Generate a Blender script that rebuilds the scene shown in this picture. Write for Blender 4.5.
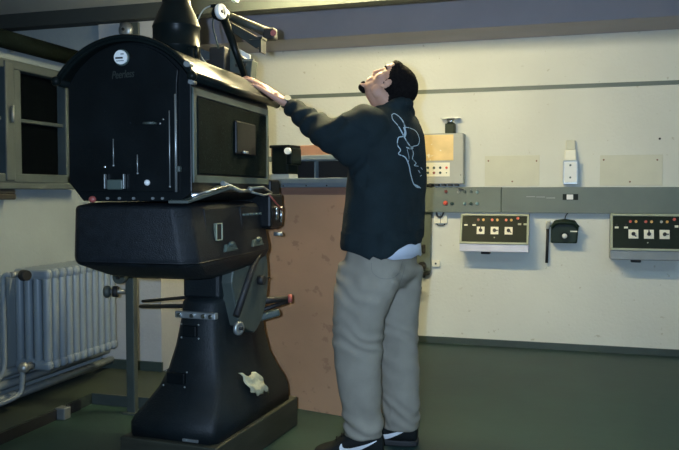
import bpy, bmesh, math, random
from mathutils import Vector, Matrix, noise
from mathutils.bvhtree import BVHTree
random.seed(7)
SC = bpy.context.scene
COL = SC.collection
PI = math.pi
for o in list(bpy.data.objects): bpy.data.objects.remove(o)

# ------------------------------------------------------------------ camera
YAW = math.radians(16.7); CH = 1.2; F_PX = 766.0; HOR = 192.0
cam_d = bpy.data.cameras.new('camera'); cam = bpy.data.objects.new('camera', cam_d); COL.objects.link(cam)
cam_d.sensor_width = 36; cam_d.lens = 36*F_PX/679
cam.location = (0, 0, CH)
cam.rotation_euler = (PI/2 - math.atan((225-HOR)/F_PX), 0, YAW)
cam_d.clip_start = 0.02
SC.camera = cam
RV = Vector((math.cos(YAW), math.sin(YAW), 0)); FV = Vector((-math.sin(YAW), math.cos(YAW), 0)); UP = Vector((0,0,1))
def W(x, y, d):
    """point of the room seen at (x, y) at d metres ahead of the camera"""
    return RV*((x-339.5)/F_PX*d) + FV*d + Vector((0,0,CH-(y-HOR)/F_PX*d))

# ------------------------------------------------------------------ world, light, exposure
wd = bpy.data.worlds.new('World'); SC.world = wd; wd.use_nodes = True
bgn = wd.node_tree.nodes['Background']; bgn.inputs[0].default_value = (0.35,0.55,0.75,1); bgn.inputs[1].default_value = 0.055
SC.view_settings.view_transform = 'Standard'; SC.view_settings.look = 'None'
SC.view_settings.exposure = 0.14; SC.view_settings.gamma = 1.0
def area(name, loc, rot, size, power, color, sy=None):
    l = bpy.data.lights.new(name, 'AREA'); l.energy = power; l.color = color; l.size = size
    if sy: l.shape = 'RECTANGLE'; l.size_y = sy
    o = bpy.data.objects.new(name, l); COL.objects.link(o); o.location = loc; o.rotation_euler = rot
    return o
LAMP_COL = (1.0, 0.84, 0.46)
TUBES = [((-1.15, 3.86, 2.257), 340.0, LAMP_COL), ((1.1, 2.7, 2.25), 75.0, (0.50,0.76,1.0))]   # tube lamps: position, emission strength; second is added, unseen, cools the lower wall
# the camera's own flash
fl = bpy.data.lights.new('camera_flash', 'SPOT'); fl.energy = 330; fl.color = (0.52, 0.72, 1.0); fl.shadow_soft_size = 0.012
fl.spot_size = math.radians(76); fl.spot_blend = 0.8
flo = bpy.data.objects.new('camera_flash', fl); COL.objects.link(flo); flo.location = RV*-0.09 + Vector((0,0,CH+0.03)) + FV*0.02
flo.rotation_euler = (PI/2, 0, YAW-math.radians(3))

# ------------------------------------------------------------------ materials
def mat(name, col, rough=0.6, metal=0.0, var=0.15, scale=8.0, bump=0.0, bscale=60.0, stretch=None, emit=0.0, spots=None, spot_scale=12.0, spot_at=0.68, spec=None, coat=0):
    m = bpy.data.materials.new(name); m.use_nodes = True
    nt = m.node_tree; N = nt.nodes; L = nt.links
    b = N['Principled BSDF']; b.inputs['Roughness'].default_value = rough; b.inputs['Metallic'].default_value = metal
    if spec is not None: b.inputs['Specular IOR Level'].default_value = spec
    if coat: b.inputs['Coat Weight'].default_value = coat
    tc = N.new('ShaderNodeTexCoord'); mp = N.new('ShaderNodeMapping'); L.new(tc.outputs['Object'], mp.inputs[0])
    if stretch: mp.inputs['Scale'].default_value = stretch
    nz = N.new('ShaderNodeTexNoise'); nz.inputs['Scale'].default_value = scale; nz.inputs['Detail'].default_value = 5; L.new(mp.outputs[0], nz.inputs[0])
    cr = N.new('ShaderNodeValToRGB'); L.new(nz.outputs[0], cr.inputs[0])
    cr.color_ramp.elements[0].position = 0.3; cr.color_ramp.elements[1].position = 0.7
    cr.color_ramp.elements[0].color = tuple(c*(1-var) for c in col)+(1,)
    cr.color_ramp.elements[1].color = tuple(min(1,c*(1+var)) for c in col)+(1,)
    out = cr.outputs[0]
    if spots:
        n2 = N.new('ShaderNodeTexNoise'); n2.inputs['Scale'].default_value = spot_scale; n2.inputs['Detail'].default_value = 3; L.new(mp.outputs[0], n2.inputs[0])
        r2 = N.new('ShaderNodeValToRGB'); r2.color_ramp.elements[0].position = spot_at; r2.color_ramp.elements[1].position = min(1, spot_at+0.05); L.new(n2.outputs[0], r2.inputs[0])
        mx = N.new('ShaderNodeMixRGB'); mx.inputs[2].default_value = tuple(spots)+(1,); L.new(r2.outputs[0], mx.inputs[0]); L.new(out, mx.inputs[1]); out = mx.outputs[0]
    L.new(out, b.inputs['Base Color'])
    if emit:
        b.inputs['Emission Color'].default_value = tuple(col)+(1,); b.inputs['Emission Strength'].default_value = emit
    if bump:
        n3 = N.new('ShaderNodeTexNoise'); n3.inputs['Scale'].default_value = bscale; n3.inputs['Detail'].default_value = 4; L.new(mp.outputs[0], n3.inputs[0])
        bp = N.new('ShaderNodeBump'); bp.inputs['Strength'].default_value = bump; bp.inputs['Distance'].default_value = 0.01
        L.new(n3.outputs[0], bp.inputs['Height']); L.new(bp.outputs[0], b.inputs['Normal'])
    return m
M = {}
M['wall'] = mat('wall_paint', (0.65,0.67,0.62), 0.75, var=0.05, scale=1.6, bump=0.25, bscale=45, spots=(0.50,0.50,0.43), spot_scale=22, spot_at=0.70)
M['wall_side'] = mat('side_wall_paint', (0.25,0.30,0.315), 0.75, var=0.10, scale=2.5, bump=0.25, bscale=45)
M['pillar'] = mat('pillar_paint', (0.42,0.43,0.42), 0.75, var=0.06, scale=3, bump=0.2, bscale=45)
M['ceil'] = mat('ceiling_paint', (0.70,0.70,0.63), 0.8, var=0.05, scale=2)
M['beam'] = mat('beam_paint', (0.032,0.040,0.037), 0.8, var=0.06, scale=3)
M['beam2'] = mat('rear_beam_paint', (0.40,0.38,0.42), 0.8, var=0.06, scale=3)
M['floor'] = mat('green_linoleum', (0.012,0.036,0.031), 0.5, var=0.14, scale=3.5, bump=0.06, bscale=15, spots=(0.016,0.043,0.036), spot_scale=30, spot_at=0.72)
M['skirt'] = mat('dark_skirting', (0.035,0.055,0.048), 0.5)
M['platform'] = mat('platform_linoleum', (0.024,0.036,0.029), 0.55, var=0.15, scale=4)
M['black'] = mat('black_enamel', (0.004,0.006,0.007), 0.4, var=0.3, scale=6, bump=0.05, bscale=90, spots=(0.02,0.027,0.03), spot_scale=120, spot_at=0.72, spec=0.18)
M['gloss'] = mat('gloss_black_enamel', (0.005,0.008,0.008), 0.33, var=0.2, bump=0.03, bscale=60, spec=0.09)
M['crinkle'] = mat('crinkle_black_paint', (0.007,0.010,0.013), 0.45, var=0.3, scale=30, bump=0.35, bscale=220, spots=(0.02,0.028,0.034), spot_scale=140, spot_at=0.66, spec=0.3)
M['armgrey'] = mat('olive_black_arm_paint', (0.022,0.028,0.024), 0.5, var=0.2)
M['flatblack'] = mat('flat_black_paint', (0.006,0.010,0.009), 0.8, var=0.3, bump=0.2, bscale=200, spots=(0.014,0.022,0.020), spot_scale=90, spot_at=0.6, spec=0.02)
M['pedestal'] = mat('pedestal_blue_black_paint', (0.007,0.011,0.013), 0.5, var=0.25, scale=8, bump=0.2, bscale=150, spots=(0.02,0.027,0.028), spot_scale=130, spot_at=0.68, spec=0.25)
M['greymetal'] = mat('grey_green_metal', (0.055,0.07,0.062), 0.5, metal=0.1, var=0.15)
M['panelgrey'] = mat('grey_side_frame_paint', (0.06,0.085,0.075), 0.45, var=0.2)
M['chrome'] = mat('worn_chrome', (0.7,0.72,0.74), 0.22, metal=1.0, var=0.05)
M['steel'] = mat('dull_steel', (0.33,0.36,0.36), 0.4, metal=0.7, var=0.15)
M['white'] = mat('white_enamel', (0.72,0.74,0.72), 0.45, var=0.05)
M['radiator'] = mat('radiator_enamel', (0.19,0.235,0.265), 0.4, var=0.06)
M['window'] = mat('window_paint', (0.045,0.065,0.070), 0.6, var=0.12)
M['pane'] = mat('night_dark_glass', (0.002,0.003,0.004), 0.15, var=0.1, spec=0.0)
M['dark'] = mat('dark_void', (0.006,0.006,0.007), 0.8)
M['rubber'] = mat('black_rubber', (0.012,0.013,0.014), 0.6)
M['plywood'] = mat('plywood_sheet', (0.44,0.25,0.135), 0.6, var=0.12, scale=2.2, stretch=(1,1,1.2), bump=0.06, bscale=30, spots=(0.35,0.19,0.105), spot_scale=14, spot_at=0.62)
M['brown'] = mat('brown_board', (0.20,0.105,0.07), 0.6, var=0.12, scale=4, stretch=(1,1,8))
M['shelf'] = mat('blue_grey_rail', (0.13,0.17,0.20), 0.45, metal=0.2, var=0.1)
M['wood'] = mat('dark_plinth_wood', (0.030,0.032,0.022), 0.55, var=0.35, scale=5, stretch=(1,1,6))
M['duct'] = mat('grey_green_duct', (0.115,0.145,0.125), 0.5, var=0.07, scale=6)
M['console'] = mat('console_grey', (0.36,0.38,0.36), 0.5, var=0.05)
M['bezel'] = mat('pale_green_bezel', (0.34,0.38,0.28), 0.45, var=0.08)
M['boxblue'] = mat('blue_grey_box', (0.60,0.62,0.74), 0.45, var=0.06)
M['boxdark'] = mat('slate_box', (0.20,0.23,0.25), 0.45, var=0.06)
M['panel'] = mat('black_green_panel', (0.007,0.013,0.008), 0.5, var=0.2, spec=0.15)
M['paper'] = mat('yellowed_sheet', (0.72,0.53,0.24), 0.3, var=0.12, scale=9, spots=(0.85,0.80,0.66), spot_scale=16, spot_at=0.63)
M['cream'] = mat('cream_plate', (0.78,0.76,0.62), 0.4, var=0.04)
M['red'] = mat('red_button', (0.65,0.09,0.05), 0.35)
M['amber'] = mat('amber_button', (0.60,0.33,0.06), 0.35)
M['dred'] = mat('dark_red_button', (0.28,0.07,0.06), 0.35)
M['dgreen'] = mat('dark_green_button', (0.03,0.06,0.05), 0.35)
M['blueb'] = mat('pale_blue_button', (0.20,0.33,0.36), 0.35)
M['phone'] = mat('dark_green_plastic', (0.010,0.022,0.014), 0.5, var=0.1, spec=0.2)
M['plate'] = mat('wall_plate_paint', (0.60,0.61,0.51), 0.7, var=0.06, scale=4, bump=0.15)
M['skin'] = mat('skin', (0.47,0.26,0.18), 0.55, var=0.08, scale=14, bump=0.05, bscale=120)
M['hair'] = mat('dark_short_hair', (0.008,0.007,0.007), 0.95, var=0.4, scale=90, bump=0.6, bscale=260, spec=0.05)
M['sweat'] = mat('teal_black_sweatshirt', (0.010,0.019,0.023), 0.9, var=0.18, scale=12, bump=0.35, bscale=300, spec=0.2)
M['shirt'] = mat('white_shirt', (0.60,0.66,0.78), 0.85, var=0.05)
M['trouser'] = mat('grey_khaki_cotton', (0.265,0.245,0.20), 0.9, var=0.09, scale=10, bump=0.3, bscale=320, spec=0.15)
M['seam'] = mat('trouser_seam', (0.17,0.165,0.14), 0.9)
M['print'] = mat('pale_print_ink', (0.40,0.50,0.56), 0.8, spots=(0.12,0.16,0.18), spot_scale=40, spot_at=0.56)
M['shoe'] = mat('black_shoe_leather', (0.008,0.010,0.010), 0.7, var=0.2, bump=0.1, spec=0.15)
M['swoosh'] = mat('white_shoe_mark', (0.72,0.73,0.75), 0.5)
M['cloth'] = mat('cream_rag', (0.58,0.55,0.36), 0.85, var=0.12, scale=20, bump=0.4, bscale=120)
M['eye'] = mat('eye_white', (0.22,0.19,0.17), 0.3)
M['tube'] = mat('lamp_tube', LAMP_COL, 0.4, emit=1.0)

# ------------------------------------------------------------------ mesh builder
class MB:
    def __init__(self): self.bm = bmesh.new(); self.T = Matrix.Identity(4)
    def _add(self, bm, mtx=None, smooth=False):
        m = self.T @ (mtx if mtx is not None else Matrix.Identity(4))
        vm = {}
        for v in bm.verts: vm[v] = self.bm.verts.new(m @ v.co)
        for f in bm.faces:
            try: nf = self.bm.faces.new([vm[v] for v in f.verts]); nf.smooth = smooth or f.smooth
            except ValueError: pass
        bm.free(); return self
    def box(self, c, s, bev=0.0, rot=None, seg=2):
        bm = bmesh.new(); bmesh.ops.create_cube(bm, size=1)
        bmesh.ops.scale(bm, vec=s, verts=bm.verts)
        if bev: bmesh.ops.bevel(bm, geom=list(bm.edges), offset=min(bev, min(s)*0.49), segments=seg, affect='EDGES', profile=0.5)
        m = Matrix.Translation(c)
        if rot is not None: m = m @ rot
        return self._add(bm, m)
    def rng(self, x0,x1,y0,y1,z0,z1, bev=0.0, seg=2):
        return self.box(((x0+x1)/2,(y0+y1)/2,(z0+z1)/2), (abs(x1-x0),abs(y1-y0),abs(z1-z0)), bev, seg=seg)
    def cyl(self, a, b, r, r2=None, n=20, smooth=True):
        a = Vector(a); b = Vector(b); d = b-a; L = d.length
        bm = bmesh.new(); bmesh.ops.create_cone(bm, cap_ends=True, segments=n, radius1=r, radius2=r if r2 is None else r2, depth=L)
        for f in bm.faces: f.smooth = smooth and len(f.verts) == 4
        m = Matrix.Translation((a+b)/2) @ d.to_track_quat('Z','Y').to_matrix().to_4x4()
        return self._add(bm, m)
    def lathe(self, prof, c=(0,0,0), axis=(0,0,1), n=28):
        """prof: list of (radius, height) along axis"""
        q = Vector(axis).to_track_quat('Z','Y').to_matrix().to_4x4()
        bm = bmesh.new(); rings = []
        for r,h in prof:
            rings.append([bm.verts.new((max(r,1e-4)*math.cos(2*PI*k/n), max(r,1e-4)*math.sin(2*PI*k/n), h)) for k in range(n)])
        for i in range(len(rings)-1):
            for k in range(n):
                f = bm.faces.new((rings[i][k], rings[i][(k+1)%n], rings[i+1][(k+1)%n], rings[i+1][k])); f.smooth = True
        bm.faces.new(list(reversed(rings[0]))); bm.faces.new(rings[-1])
        return self._add(bm, Matrix.Translation(c) @ q)
    def loft(self, rings, cap=True, smooth=True):
        bm = bmesh.new(); R = [[bm.verts.new(p) for p in r] for r in rings]; n = len(R[0])
        for i in range(len(R)-1):
            for k in range(n):
                f = bm.faces.new((R[i][k], R[i][(k+1)%n], R[i+1][(k+1)%n], R[i+1][k])); f.smooth = smooth
        if cap: bm.faces.new(list(reversed(R[0]))); bm.faces.new(R[-1])
        return self._add(bm)
    def prism(self, pts, d, smooth=False, bev=0):
        """extrude polygon pts (3D, planar) by vector d"""
        d = Vector(d); bm = bmesh.new()
        A = [bm.verts.new(p) for p in pts]; B = [bm.verts.new(Vector(p)+d) for p in pts]; n = len(A)
        bm.faces.new(A); bm.faces.new(list(reversed(B)))
        for k in range(n):
            bm.faces.new((A[(k+1)%n], A[k], B[k], B[(k+1)%n]))
        bmesh.ops.recalc_face_normals(bm, faces=bm.faces)
        if bev: bmesh.ops.bevel(bm, geom=list(bm.edges), offset=bev, segments=2, affect='EDGES', profile=0.5)
        return self._add(bm)
    def tube(self, pts, r, n=10, cap=True):
        pts = [Vector(p) for p in pts]; rings = []; nrm = None
        for i,p in enumerate(pts):
            t = (pts[min(i+1,len(pts)-1)]-pts[max(i-1,0)]).normalized()
            if nrm is None: nrm = t.orthogonal().normalized()
            nrm = (nrm - t*nrm.dot(t)).normalized(); bn = t.cross(nrm)
            rr = r[i] if isinstance(r,(list,tuple)) else r
            rings.append([p + nrm*(rr*math.cos(2*PI*k/n)) + bn*(rr*math.sin(2*PI*k/n)) for k in range(n)])
        return self.loft(rings, cap)
    def ball(self, c, r, sub=3, rot=None):
        bm = bmesh.new(); bmesh.ops.create_icosphere(bm, subdivisions=sub, radius=1)
        for f in bm.faces: f.smooth = True
        if not isinstance(r,(tuple,list)): r = (r,r,r)
        m = Matrix.Translation(c)
        if rot is not None: m = m @ rot.to_4x4()
        return self._add(bm, m @ Matrix.Diagonal((r[0],r[1],r[2],1)))
    def cap(self, a, b, ra, rb):
        """tapered capsule (convex hull of two balls)"""
        a = Vector(a); b = Vector(b); bm = bmesh.new()
        for c,r in ((a,ra),(b,rb)):
            bmesh.ops.create_icosphere(bm, subdivisions=3, radius=r, matrix=Matrix.Translation(c))
        g = bmesh.ops.convex_hull(bm, input=bm.verts)
        bmesh.ops.delete(bm, geom=[e for e in set(g['geom_interior']) if isinstance(e, bmesh.types.BMVert)], context='VERTS')
        for f in bm.faces: f.smooth = True
        return self._add(bm)
    def build(self, name, m, parent=None, label=None, recalc=True):
        me = bpy.data.meshes.new(name)
        if recalc: bmesh.ops.recalc_face_normals(self.bm, faces=self.bm.faces)
        self.bm.to_mesh(me); self.bm.free()
        o = bpy.data.objects.new(name, me); COL.objects.link(o)
        me.materials.append(m if isinstance(m, bpy.types.Material) else M[m])
        if parent is not None:
            pl = Vector(parent.location); q_ = parent.parent
            while q_ is not None: pl += q_.location; q_ = q_.parent
            me.transform(Matrix.Translation(-pl)); o.parent = parent
            o.location = (0,0,0)
        if label: o['label'] = label
        return o
def origin(o, c):
    """put a top-level mesh object's origin at c"""
    o.data.transform(Matrix.Translation(-Vector(c))); o.location = c; return o
def tag(o, label, cat, group=None):
    o['label'] = label; o['category'] = cat
    if group: o['group'] = group
    return o
def thing(name, label, cat, loc, group=None):
    o = bpy.data.objects.new(name, None); o.empty_display_size = 0.1; COL.objects.link(o); o.location = loc
    return tag(o, label, cat, group)
def struct(o): o['kind'] = 'structure'; return o
def RZ(deg): return Matrix.Rotation(math.radians(deg),4,'Z')
def bezier(pts, n=14):
    """Catmull-Rom through pts"""
    P = [Vector(p) for p in pts]; P = [P[0]*2-P[1]]+P+[P[-1]*2-P[-2]]; out = []
    for i in range(1,len(P)-2):
        for k in range(n):
            t = k/n; a,b,c,d = P[i-1],P[i],P[i+1],P[i+2]
            out.append(0.5*((2*b)+(c-a)*t+(2*a-5*b+4*c-d)*t*t+(3*b-a-3*c+d)*t**3))
    out.append(P[-2]); return out

# ------------------------------------------------------------------ room shell
XL, YB, XR = -2.9, 6.03, 2.6
YP = 4.3                     # face of the wall pillar
struct(MB().rng(XL-0.3, XR+0.1, -1.5, YB+0.1, -0.1, 0).build('floor', 'floor'))
struct(MB().rng(XL, XR, YB, YB+0.1, 0, 2.75).build('wall_back', 'wall'))
struct(MB().rng(XR, XR+0.1, -1.5, YB, 0, 2.75).build('wall_right', 'wall'))
WY0, WY1, WZ0, WZ1 = 2.80, 3.96, 1.25, 1.91
b = MB()
b.rng(XL-0.14, XL, -1.5, WY0, 0, 2.06); b.rng(XL-0.14, XL, WY1, YB, 0, 2.06)
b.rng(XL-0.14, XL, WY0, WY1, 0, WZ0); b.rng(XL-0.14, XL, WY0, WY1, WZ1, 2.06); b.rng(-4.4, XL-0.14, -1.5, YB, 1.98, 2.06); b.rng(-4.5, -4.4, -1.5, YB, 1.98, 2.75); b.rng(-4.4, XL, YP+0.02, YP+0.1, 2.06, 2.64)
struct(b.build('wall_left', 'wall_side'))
struct(MB().rng(XL, -2.47, YP, YP+0.55, 0, 2.36).build('wall_pillar', 'pillar'))
struct(MB().rng(-4.4, XR, -1.5, 4.22, 2.36, 2.46).build('ceiling', 'ceil'))
struct(MB().rng(-4.4, XR, 4.32, YB, 2.64, 2.74).build('ceiling', 'ceil'))
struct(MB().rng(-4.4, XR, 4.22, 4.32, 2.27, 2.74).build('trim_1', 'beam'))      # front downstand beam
struct(MB().rng(XL, XR, 5.57, YB, 2.37, 2.64).build('trim_2', 'beam2'))       # beam along the back wall
struct(MB().rng(XL, XR, YB-0.012, YB, 1.975, 2.005).build('trim_3', 'duct'))  # strip across the upper back wall
struct(MB().rng(XL, XR, YB-0.015, YB, 0, 0.05).build('baseboard_back', 'skirt'))
struct(MB().rng(XL, -2.46, YP-0.02, YP, 0.06, 0.12).build('baseboard_pillar', 'skirt'))
# low platform along the left wall
b = MB(); b.rng(XL, -2.58, 2.2, YP, 0.0, 0.06); b.rng(-2.58, -2.0, 3.72, YB, 0.0, 0.06); b.rng(XL, -2.58, YP, YB, 0, 0.06)
struct(b.build('floor', 'platform'))
b = MB(); b.rng(-2.58, -2.572, 2.2, 3.42, 0.0, 0.055); b.rng(-2.58, -2.572, 3.48, 3.6, 0.0, 0.055)
struct(b.build('trim_4', 'rubber'))
struct(MB().rng(-2.575, -2.0, 3.708, 3.72, 0.0, 0.062).build('trim_5', 'greymetal'))
blk = origin(MB().box((-2.555, 3.42, 0.032), (0.06,0.055,0.064), 0.006).build('metal_bracket', 'steel'), (-2.555,3.42,0))
tag(blk, 'small grey metal block on the dark edge of the low platform', 'bracket')

# window_1 : casement with dark night panes
wf = MB(); fx0, fx1 = XL-0.05, XL+0.025
wf.rng(fx0, fx1, WY0, WY1, WZ0, WZ0+0.05, 0.006); wf.rng(fx0, fx1, WY0, WY1, WZ1-0.05, WZ1, 0.006)
wf.rng(fx0, fx1, WY1-0.04, WY1, WZ0, WZ1, 0.006); wf.rng(fx0, fx1, WY0, WY0+0.04, WZ0, WZ1, 0.006)
wf.rng(fx0, fx1+0.01, 3.40, 3.47, WZ0+0.01, WZ1-0.01, 0.008); wf.rng(fx0, fx1-0.005, 3.47, 3.54, WZ0+0.01, WZ1-0.01, 0.008)
wf.rng(fx0+0.02, fx1-0.02, WY0, WY1, 1.583, 1.603, 0.004)
w1 = struct(wf.build('window_1', 'window'))
MB().rng(XL-0.045, XL-0.035, WY0+0.02, WY1-0.02, WZ0+0.02, WZ1-0.02).build('pane', 'pane', w1)
MB().rng(XL, XL+0.09, WY0-0.05, WY1+0.03, WZ0-0.035, WZ0, 0.006).build('window_sill', 'window', w1)
MB().cyl((XL+0.05,3.435,1.57),(XL+0.05,3.435,1.66),0.008).build('window_handle', 'steel', w1)
bl = MB().cyl((XL+0.055, 2.6, 2.0),(XL+0.055, 4.02, 2.0), 0.048)
bl = bl.build('rolled_blind', 'flatblack'); origin(bl, (XL+0.055,3.3,2.0)); tag(bl, 'dark rolled-up blackout blind fixed on the left wall above the window', 'blind')
for y_ in (3.46,4.0): MB().rng(XL, XL+0.02, y_, y_+0.035, 1.95, 2.05).build('bracket', 'steel', bl)
sb = origin(MB().rng(XL, XL+0.07, 3.0, 3.42, 1.19, 1.214, 0.004).rng(XL+0.002, XL+0.075, 3.0, 3.42, 1.16, 1.19, 0.006).build('black_box', 'rubber'), (XL,3.2,1.16))
sb.name = 'wall_box'; tag(sb, 'small black box on the left wall just beneath the window sill', 'box')

# ------------------------------------------------------------------ lamps on the ceiling, the second an added cool fill
for i,(p,s,lc) in enumerate(TUBES):
    x,y,z = p
    t = thing('ceiling_lamp', ['fluorescent tube lamp on the ceiling above the projector and person','unseen cool tube lamp added toward the right wall to light the lower back wall'][i], 'lamp', (x,y,2.36), 'ceiling tube lamps')
    MB().rng(x-0.62,x+0.62,y-0.02,y+0.02,2.315,2.36,0.006).build('lamp_housing','white',t)
    tm = mat('glowing_tube', lc, 0.4, emit=s)
    MB().cyl((x-0.58,y,z),(x+0.58,y,z),0.016).build('lamp_tube',tm,t)
    for sx in (-1,1): MB().rng(x+sx*0.6-0.015,x+sx*0.6+0.015,y-0.02,y+0.02,2.23,2.31,0.003).build('tube_holder','white',t)

# ------------------------------------------------------------------ radiator and pipes
rx0, rx1, ry0, ry1, rz0, rz1 = -2.86, -2.63, 3.41, 4.07, 0.245, 0.79
rad = thing('radiator', 'ribbed white column radiator on the left wall under the window', 'radiator', (-2.745,3.74,0.06))
b = MB(); ns = 11; dy = (ry1-ry0)/ns
for k in range(ns):
    yc = ry0+dy*(k+0.5)
    for c in range(4):
        xc = rx0+0.028+c*(rx1-rx0-0.056)/3
        b.loft([[Vector((xc+0.023*math.cos(a)*q, yc+0.0225*math.sin(a)*q, z)) for a in [2*PI*j/12 for j in range(12)]] for z,q in ((rz0+0.02,0.8),(rz0+0.06,1),(rz1-0.06,1),(rz1-0.02,0.8))])
    for z in (rz0+0.03, rz1-0.03):
        b.box(((rx0+rx1)/2, yc, z), (rx1-rx0, 0.05, 0.062), 0.024, seg=3)
for xc in (rx0+0.05,):
    for z in (rz0+0.035, rz1-0.035): b.cyl((xc+0.06, ry0, z), (xc+0.06, ry1, z), 0.026)
b.build('radiator_sections', 'radiator', rad)
MB().cyl((-2.80,3.335,0.765),(-2.80,3.41,0.765),0.016).cyl((-2.80,3.37,0.765),(-2.74,3.36,0.765),0.010).build('valve', 'steel', rad)
MB().cyl((-2.735,3.35,0.765),(-2.70,3.34,0.765),0.030,0.026).build('valve_knob', 'rubber', rad, label='black round valve knob')
MB().cyl((-2.74,3.33,0.275),(-2.74,3.42,0.275),0.02).ball((-2.74,3.35,0.275),0.03).build('valve', 'steel', rad)
MB().tube(bezier([(-2.80,3.34,0.765),(-2.835,3.33,0.76),(-2.845,3.33,0.7),(-2.845,3.33,0.4),(-2.845,3.32,0.26),(-2.85,3.25,0.19)]),0.014).build('supply_pipe','radiator',rad)
MB().tube(bezier([(-2.74,3.34,0.26),(-2.74,3.335,0.2),(-2.745,3.32,0.145),(-2.77,3.24,0.12),(-2.8,3.1,0.115)]),0.014).build('return_pipe','radiator',rad)
for k in (3.5, 3.98): MB().rng(XL, -2.8, k-0.012, k+0.012, 0.3, 0.33).build('wall_bracket','radiator',rad)
for n_,(xx,zz,rr) in enumerate(((-2.87,0.235,0.024),(-2.86,0.175,0.024),(-2.83,0.115,0.024))):
    p = MB().cyl((xx,2.4,zz),(xx,4.29,zz),rr)
    o = origin(p.build('heating_pipe','radiator'), (xx,3.3,zz))
    tag(o, ['highest','middle','lowest'][n_]+' of the three painted heating pipes under the radiator', 'pipe', 'heating pipes under the radiator')
for n_,zz in enumerate((0.25,0.18)):
    o = origin(MB().cyl((-2.84,4.86,zz),(-2.84,5.95,zz),0.024).build('heating_pipe','pillar'), (-2.84,5.4,zz))
    tag(o, ['upper','lower'][n_]+' of two pale pipes on the wall behind the pillar, left of the projector pedestal', 'pipe')
# bell on the pillar
bell = thing('wall_bell', 'round grey bell on a dark plate high on the pillar behind the projector', 'bell', (-2.67,YP,2.16))
MB().rng(-2.735,-2.60,YP-0.02,YP,2.16,2.265,0.004).build('back_plate','greymetal',bell)
MB().lathe([(0.050,0),(0.050,0.01),(0.040,0.026),(0.018,0.032),(0.001,0.034)],(-2.685,YP-0.02,2.217),(0,-1,0)).build('gong','steel',bell)
MB().cyl((-2.685,YP-0.054,2.217),(-2.685,YP-0.062,2.217),0.009).build('centre_nut','rubber',bell)

# ------------------------------------------------------------------ projector
PX, PY = -1.63, 3.2
pr = thing('film_projector', 'large black cinema film projector with arched lamphouse on a cast pedestal', 'projector', (PX,PY,0))
T0 = Matrix.Translation((PX,PY,0)) @ RZ(2.5)
TB = Matrix.Translation((PX+0.038,PY,0)) @ RZ(-3.0)
def mb(T=T0): m = MB(); m.T = T; return m
HW, RISE, ZE = 0.283, 0.15, 1.627
RR = (HW*HW+RISE*RISE)/(2*RISE)
def arch(hw, rise, ze, n=24):
    R = (hw*hw+rise*rise)/(2*rise); zc = ze+rise-R; a0 = math.asin(hw/R)
    return [(R*math.sin(-a0+2*a0*k/n), zc+R*math.cos(-a0+2*a0*k/n)) for k in range(n+1)]
Y0, Y1 = -0.66, 0.22
bh = 0.258
pts = [(-bh,1.235),(-bh,1.60)]+[(x*0.9,z-0.012) for x,z in arch(HW,RISE,ZE)][1:-1]+[(bh,1.60),(bh,1.20),(bh-0.05,1.165),(-bh+0.06,1.165)]
lh = mb().prism([(x,Y0+0.02,z) for x,z in pts],(0,Y1-Y0-0.03,0), bev=0.004).build('lamphouse','black',pr)
# arched roof sheet with rolled eaves
ou = arch(HW,RISE,ZE); inn = arch(HW-0.012,RISE-0.006,ZE-0.008)
rf = mb()
rf.loft([[Vector((x,y,z)) for x,z in ou]+[Vector((x,y,z)) for x,z in reversed(inn)] for y in (Y0-0.012,Y0,Y0+0.3,Y1,Y1+0.012)])
rf = rf.build('roof','gloss',pr)
for yy in (Y0-0.012,Y1+0.012): mb().tube([(x,yy,z+0.003) for x,z in ou],0.008).build('roof_bead','gloss',rf)
for s in (-1,1):
    mb().cyl((s*(HW-0.002),Y0-0.02,ZE-0.005),(s*(HW-0.002),Y1+0.045,ZE-0.005),0.017).ball((s*(HW-0.002),Y1+0.045,ZE-0.005),0.019).ball((s*(HW-0.002),Y0-0.02,ZE-0.005),0.019).build('eave_roll','gloss',pr)
mb().cyl((HW-0.02,Y0-0.03,1.665),(HW-0.02,Y0+0.01,1.665),0.011).build('bolt','steel',pr)
mb().cyl((HW-0.005,Y0-0.03,1.60),(HW-0.005,Y0+0.01,1.60),0.009).build('bolt','steel',pr)
# rear door
dp = [(-bh+0.012,1.25),(-bh+0.012,1.60)]+[(x*0.86,z-0.02) for x,z in ou][2:-2]+[(bh-0.05,1.60),(bh-0.05,1.20),(-bh+0.05,1.20)]
door = mb().prism([(x,Y0+0.004,z) for x,z in dp],(0,0.018,0), bev=0.003).build('rear_door','black',pr)
mb().cyl((-0.012,Y0+0.006,1.703),(-0.012,Y0-0.014,1.703),0.0265,0.026,n=32).build('gauge','white',door,label='round pale gauge')
mb().lathe([(0.0265,0),(0.031,0),(0.031,0.010),(0.0265,0.012)],(-0.012,Y0+0.004,1.703),(0,-1,0)).build('gauge_rim','panelgrey',door)
g = mb(); g.box((-0.016,Y0-0.015,1.700),(0.030,0.003,0.006)); g.box((-0.003,Y0-0.015,1.714),(0.012,0.003,0.003)); g.box((-0.012,Y0-0.015,1.689),(0.03,0.003,0.002))
g.build('gauge_marks','rubber',door)
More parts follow.
